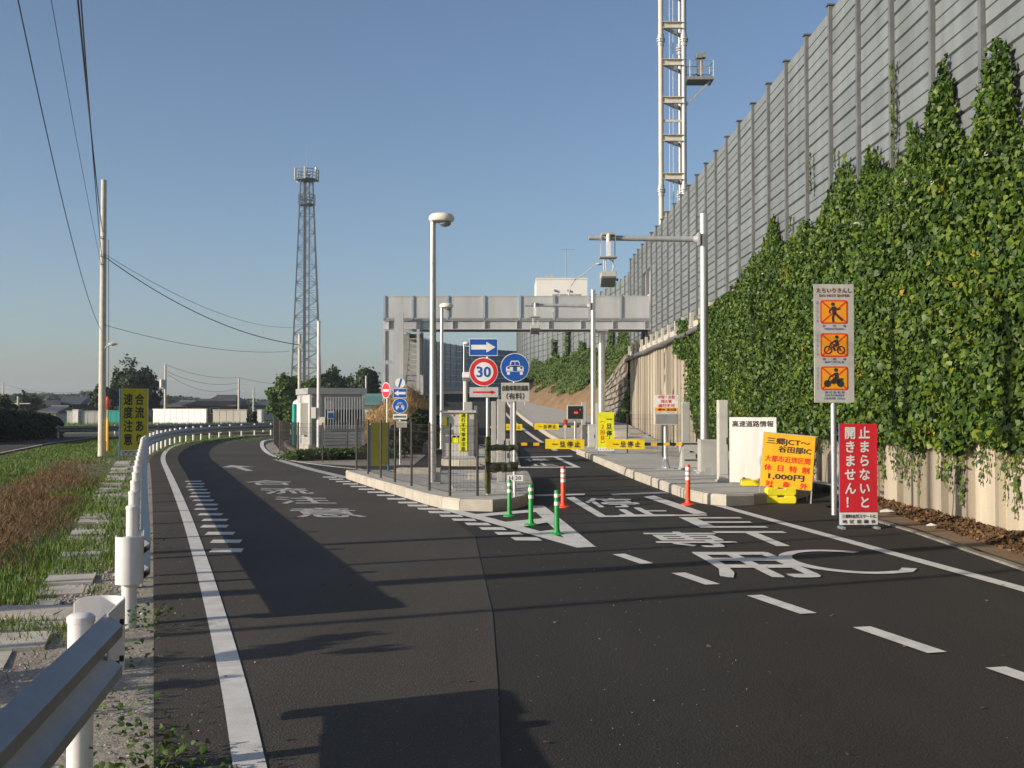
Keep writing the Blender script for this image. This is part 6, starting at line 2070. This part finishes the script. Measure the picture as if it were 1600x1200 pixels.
for px, p0, p1 in ((896, 515, 560), (955, 515, 560), (957, 530, 570), (868, 535, 560), (913, 535, 560)):
    Y = 88 if px < 940 else 72
    n = 500
    zz = np.interp(rng.random(n), [0, 1], [far(0, p1, Y).z, far(0, p0, Y).z])
    xx = interp(FWxy, Y) - .25
    # where the barrier passes that direction
    best = min(FW, key=lambda q: abs(q.x / q.y - (px - 800) / FPX))
    zz = zz * best.y / Y
    C.append(np.stack([best.x - .25 - .2 * rng.random(n), best.y - .2 + rng.normal(size=n) * .35, zz], 1))
C = np.concatenate(C)
o = leaves('barrier_creeper', C, rng.normal(size=(len(C), 3)) * .5 + np.array([-1, -.5, .2]), rng.uniform(.1, .22, len(C)), 'bush_leaf', None, .2)
tag(o, 'thin creepers climbing the curved noise barrier', kind='stuff')
# dark shrubs added for the shaded left side of the ramp, behind the fence
n = 9000
x = rng.uniform(-5.6, -3.4, n); yy = rng.uniform(42, 54, n)
hh = np.clip(.15 + (x + 5.6) * .75, 0, 1.5) * (.7 + .5 * fbm(x, yy * .6, 3))
C = np.stack([x, yy, hh * rng.random(n) ** .5], 1)
o = leaves('ramp_shade_shrubs', C, rng.normal(size=(n, 3)) + np.array([0, -.4, .4]), rng.uniform(.1, .22, n), 'hedge_leaf')
tag(o, 'dark shrubs added for the shaded left side of the ramp', kind='stuff')

# ------------------------------------------------------------------ verge: drain covers, gravel, grass
def verge_x(y): return np.interp(y, [p.y for p in GLs[:45]], [p.x for p in GLs[:45]])
dr = bpy.data.objects.new('drain', None); col.objects.link(dr); dr['kind'] = 'structure'
cov = [MB().box((0, 0, 0), (.44, .58, .09)).mesh('drain_cover', M['concrete'])]
y = 7.0
while y < 38:
    x = float(verge_x(y)) - .62
    if random.random() > .25:
        o = link('drain_cover', cov[0], dr, (x + random.uniform(-.02, .02), y, -.045 + random.uniform(-.03, .015)), R(17.5) + random.uniform(-.03, .03))
        o.rotation_euler.x = random.uniform(-.03, .03)
    y += .61
for k in range(4):
    link('drain_cover', cov[0], dr, (-4.0 - .62 * k, 9.55 - .02 * k, -.045), R(90) + random.uniform(-.05, .05))
def scatter_gravel(n, fn, smin, smax, name):
    p = fn(n)
    m_ = len(p)
    s = rng.uniform(smin, smax, (m_, 1, 1)) * np.where(rng.random((m_, 1, 1)) < .06, 1.9, 1)
    octa = np.array([[1, 0, 0], [0, 1, 0], [-1, 0, 0], [0, -1, 0], [0, 0, .7], [0, 0, -.7]], float)
    v = octa[None] * s * rng.uniform(.6, 1.3, (m_, 6, 1))
    a = rng.uniform(0, 6.3, m_)
    ca, sa = np.cos(a)[:, None], np.sin(a)[:, None]
    v = np.stack([v[:, :, 0] * ca - v[:, :, 1] * sa, v[:, :, 0] * sa + v[:, :, 1] * ca, v[:, :, 2]], -1) + p[:, None, :]
    tri = np.array([[0, 1, 4], [1, 2, 4], [2, 3, 4], [3, 0, 4], [1, 0, 5], [2, 1, 5], [3, 2, 5], [0, 3, 5]])
    f = (np.arange(m_)[:, None, None] * 6 + tri[None]).reshape(-1, 3)
    return fast_mesh(name, v.reshape(-1, 3), f, M['gravel_mix'])
def g1(n):
    y = 3.2 + 26 * rng.random(n) ** 2.2
    edge = -.311 * y - .05
    w = np.where(y < 9, 2.2, .75)
    x = edge - w * rng.random(n) ** 1.15 - .02
    return np.stack([x, y, -.03 + 0 * x + .015 * rng.random(n)], 1)
tag(scatter_gravel(34000, g1, .006, .020, 'gravel'), 'loose grey gravel between the guardrail and the asphalt', kind='stuff')
def g2(n):
    y = 4.5 + 13 * rng.random(n) ** 1.3
    x = np.where(rng.random(n) < .45, -.311 * y + rng.exponential(.25, n), .9 + .6 * rng.normal(size=n) - .05 * (y - 9))
    return np.stack([x, y, .008 + 0 * x], 1)
tag(scatter_gravel(420, g2, .002, .0055, 'road_gravel'), 'small stones scattered on the asphalt', kind='stuff')
gb = fast_mesh('gravel_bed', [(-.311 * y_ + (.02 if s_ == 0 else -(2.6 if y_ < 9 else .85)), y_, -.022 + .012 * (s_ == 0)) for y_ in np.linspace(2.5, 36, 40) for s_ in (0, 1)], [(2 * i, 2 * i + 2, 2 * i + 3, 2 * i + 1) for i in range(39)], M['gravel_bed'])
gb['kind'] = 'structure'

def blades(name, p, h, w, mt, lean=.35, parent=None):
    n = len(p)
    a = rng.uniform(0, 2 * math.pi, n)
    la = rng.uniform(0, 2 * math.pi, n)
    h = np.asarray(h).reshape(-1)
    w = np.broadcast_to(np.asarray(w, float), (n,))
    dx, dy = np.cos(a) * w, np.sin(a) * w
    lx, ly = np.cos(la) * lean * h * rng.random(n), np.sin(la) * lean * h * rng.random(n)
    v = np.empty((n, 5, 3), np.float32)
    z = p[:, 2]
    v[:, 0] = np.stack([p[:, 0] - dx, p[:, 1] - dy, z], 1)
    v[:, 1] = np.stack([p[:, 0] + dx, p[:, 1] + dy, z], 1)
    v[:, 2] = np.stack([p[:, 0] + dx * .7 + lx * .4, p[:, 1] + dy * .7 + ly * .4, z + h * .6], 1)
    v[:, 3] = np.stack([p[:, 0] - dx * .7 + lx * .4, p[:, 1] - dy * .7 + ly * .4, z + h * .6], 1)
    v[:, 4] = np.stack([p[:, 0] + lx, p[:, 1] + ly, z + h], 1)
    b = np.arange(n)[:, None] * 5
    f = np.concatenate([b + [[0, 1, 2]], b + [[0, 2, 3]], b + [[3, 2, 4]]], 0)
    return fast_mesh(name, v.reshape(-1, 3), f, M[mt], parent)

n = 330000
y = 5 + 75 * rng.random(n) ** 1.9
off = 9 * rng.random(n) ** 1.15 + np.where(y > 30, 8 * rng.random(n), 0)
x = verge_x(y) - .15 - off
cl = fbm(x * 1.3, y * .8, 40)
slabs = (np.abs(off + .15 - .62) < .26) & (cl < .44) & (y < 38)
slab2 = (np.abs(y - 9.5) < .35) & (off > .3) & (off < 3.1)
grav = (y < 8.2) & (cl < .62)
dry = np.exp(-((off - 1.75) / .75) ** 2) * np.clip((y - 11) / 3, 0, 1) * np.clip((38 - y) / 4, 0, 1) * np.clip(fbm(x * .6, y * .35, 51) * 5 - 1.9, 0, 1)
isdry = rng.random(n) < np.maximum(dry * 1.4, .10)
onroad = x < np.interp(y, [10, 22.8, 43, 56.6, 67.5, 69, 90], [-9.8, -13.2, -18.9, -22.3, -24.1, -21, -19]) + .25
ok = ~onroad & (y < 72) & ~slabs & ~slab2 & ~grav & (cl > .34) & (rng.random(n) < np.clip((cl - .30) * 5, 0, 1))
pg = ok & ~isdry
sc = 1 + y / 60
P = np.stack([x, y, np.full(n, -.05)], 1)
g = blades('grass', P[pg], (rng.uniform(.03, .12, n) * (.4 + 1.1 * cl))[pg], (.004 * sc + .0008 * y / 5)[pg], 'grass_blade', .6)
tag(g, 'patchy green grass on the verge left of the guardrail', kind='stuff')
m2 = (rng.random(n) < .9) & isdry & ~slabs
hd_ = .04 + .40 * fbm(x * .9, y * .55, 77) * np.exp(-((off - 1.75) / .7) ** 2)
# heaped dry weeds: bases spread up through the heap
Pd = P[m2].copy()
Pd[:, 2] += hd_[m2] * rng.random(m2.sum()) * .9 * (dry[m2] > .12)
o = blades('dry_grass', Pd, rng.uniform(.04, .13, m2.sum()), (.0035 * sc)[m2], 'dry_blade', 2.2)
tag(o, 'heaps of dry brown cut weeds on the verge', kind='stuff')
# leafy weeds at the foot of the near rail and the road edge
C, Nn = [], []
for (x, y, r_, h_, n) in [(-1.62, 5.4, .16, .16, 90), (-1.50, 5.0, .2, .18, 150), (-1.42, 4.75, .14, .10, 70), (-1.72, 5.0, .16, .14, 90), (-1.9, 5.9, .12, .1, 50), (-2.75, 8.7, .2, .2, 120), (-1.85, 4.6, .2, .16, 110), (-2.3, 6.3, .25, .14, 120), (-4.4, 13.5, .25, .2, 120), (-2.5, 7.6, .15, .12, 60), (-1.35, 5.15, .12, .06, 40)]:
    a = rng.normal(size=(n, 2)) * r_ * .6
    C.append(np.stack([x + a[:, 0], y + a[:, 1] * 1.3, -.01 + h_ * rng.random(n)], 1)); Nn.append(rng.normal(size=(n, 3)) * .5 + np.array([0, -.2, .9]))
C, Nn = np.concatenate(C), np.concatenate(Nn)
tag(leaves('weeds', C, Nn, rng.uniform(.02, .045, len(C)), 'tree_light', None, .2, .75), 'leafy weeds at the foot of the guardrail and along the asphalt edge', kind='stuff')
# shrub strip at the shed and grass on the yard edge
n = 9000
t = rng.random(n)
a, b = np.array(at(455, 720)[:2]), np.array(at(600, 716)[:2])
p = a * (1 - t[:, None]) + b * t[:, None] + np.stack([rng.normal(size=n) * .3, rng.random(n) * 1.6], 1)
hh = .14 + .28 * fbm(p[:, 0] * 2, p[:, 1] * 2, 9)
C = np.concatenate([p, (hh * rng.random(n))[:, None]], 1)
tag(leaves('undergrowth', C, rng.normal(size=(n, 3)) * .6 + np.array([0, -.3, .8]), rng.uniform(.05, .12, n), 'bush_leaf', None, .2, .8), 'low green plants in front of the equipment shed', kind='stuff')
n = 26000
q = np.array([(p.x, p.y) for p in offset(inner, -1.3)][4:-10])
k = rng.integers(0, len(q) - 1, n); t = rng.random(n)[:, None]
p = q[k] * (1 - t) + q[k + 1] * t + np.stack([rng.random(n) * .9, rng.random(n) * 1.2], 1)
tag(blades('yard_grass', np.concatenate([p, np.full((n, 1), -.02)], 1), rng.uniform(.06, .22, n), np.full(n, .008), 'grass_blade', .5), 'green grass behind the far kerb by the shed', kind='stuff')
n = 60000
p = np.stack([rng.uniform(-60, -12, n), rng.uniform(62, 128, n)], 1)
keep = (fbm(p[:, 0] * .15, p[:, 1] * .15, 2) > .42) & (p[:, 1] > 91)
tag(blades('field_grass', np.concatenate([p, np.full((n, 1), -.06)], 1)[keep], rng.uniform(.15, .5, keep.sum()), np.full(keep.sum(), .025), 'grass_blade', .5), 'rough grass on the field before the far walls', kind='stuff')

mv = MOUNDV[(MOUNDV[:, 2] > .05)]
k = rng.integers(0, len(mv), 9000)
p = mv[k] + np.stack([rng.normal(size=9000) * .12, rng.normal(size=9000) * .12, np.full(9000, -.04)], 1)
p = p[fbm(p[:, 0] * .9, p[:, 1] * .9, 71) > .42]
tag(blades('mound_weeds', p, rng.uniform(.08, .3, len(p)), np.full(len(p), .011), 'dry_blade', .9), 'dry weeds sprouting from the heap of bare earth', kind='stuff')

# leaf litter along the wall foot, and a little waste
n = 9000
y = rng.uniform(10, 20.8, n)
w0 = np.interp(y, [10, 15, 18, 21], [.95, .65, .5, .3])
x = XW - .02 - w0 * rng.random(n) ** 1.6
z = .01 + .10 * np.clip((x - (XW - w0)) / w0, 0, 1) * (.4 + fbm(x * 3, y * 2, 3)) * rng.random(n)
tag(leaves('leaf_litter', np.stack([x, y, z], 1), rng.normal(size=(n, 3)) * .55 + np.array([-.2, 0, 1]), rng.uniform(.04, .09, n), 'litter_leaf', None, .35, .8), 'dry brown leaves gathered along the foot of the wall', kind='stuff')
lk = [at(1330, 803), at(1425, 829), at(1500, 855), at(1600, 889), Vector((5.55, 8, 0)), Vector((5.6, 4, 0))]
kerb('gutter_kerb', [Vector((p.x + .05, p.y, 0)) for p in lk][::-1], .022, .12, .9, mt='stone')
tag(sheet('litter_bed', [Vector((p.x + .1, p.y, 0)) for p in lk] + [Vector((6.5, 4, 0)), Vector((6.5, 21.4, 0)), Vector((5.9, 21.2, 0))], .012, M['soil']), kind='structure')
p = at(1455, 828)
tag(MB().add([(-.08, -.04, .01), (.05, -.05, .015), (.09, .03, .02), (-.05, .05, .015), (0, 0, .045), (.04, .02, .03)], [(0, 1, 4), (1, 5, 4), (1, 2, 5), (2, 3, 4, 5), (3, 0, 4)]).build('litter_bag', M['white_paint'], None, loc=(p.x, p.y, .05)), 'crumpled white plastic bag among the brown leaves', 'rubbish')
p = at(1385, 806)
tag(MB().add([(-.12, -.05, .01), (.1, -.06, .02), (.12, .05, .04), (-.08, .06, .03), (0, 0, .06)], [(0, 1, 4), (1, 2, 4), (2, 3, 4), (3, 0, 4)]).build('litter_paper', M['paint'], None, loc=(p.x, p.y, .05)), 'flat scrap of white paper on the leaves near the red sign', 'rubbish')
n = 90
p = np.stack([rng.uniform(-2, 5, n), rng.uniform(5, 18, n), np.full(n, .014)], 1)
tag(leaves('fallen_leaves', p, rng.normal(size=(n, 3)) * .15 + np.array([0, 0, 1]), rng.uniform(.02, .045, n), 'litter_leaf', None, .25, .8), 'a few dry leaves lying on the asphalt', kind='stuff')

# shrub standing left of the view whose ragged shadow falls on the near asphalt
sb = thing('shrub', 'ragged leafy shrub on the verge left of the nearest guardrail', 'shrub', (-5.6, 5.9, 0))
c_, n_ = blob_points([(0, 0, 1.0, .45, .45, .35, .5), (.2, .3, 1.35, .3, .3, .25, .25), (-.3, -.2, .7, .4, .4, .4, .3)], 1100)
leaves('foliage', c_, n_, rng.uniform(.05, .12, len(c_)), 'bush_leaf', sb)
mb = MB()
for k in range(9): mb.tube([(0, 0, -.05), (random.uniform(-.2, .2), random.uniform(-.2, .2), .6), (random.uniform(-.4, .4), random.uniform(-.4, .4), 1.4)], [.02, .012, .004], 5)
mb.build('stem', M['stem'], sb)

# ------------------------------------------------------------------ air
hz = MB().box((0, 950, 24.5), (3400, 2900, 53)).build('haze', None, None)
hm_ = bpy.data.materials.new('haze')
hm_.use_nodes = True
N, L = hm_.node_tree.nodes, hm_.node_tree.links
N.remove(N['Principled BSDF'])
pv = N.new('ShaderNodeVolumePrincipled')
pv.inputs['Color'].default_value = (0.74, 0.83, 0.95, 1)
pv.inputs['Density'].default_value = 0.0003
pv.inputs['Anisotropy'].default_value = 0.2
L.new(pv.outputs[0], N['Material Output'].inputs['Volume'])
hz.data.materials[0] = hm_
tag(hz, kind='stuff')
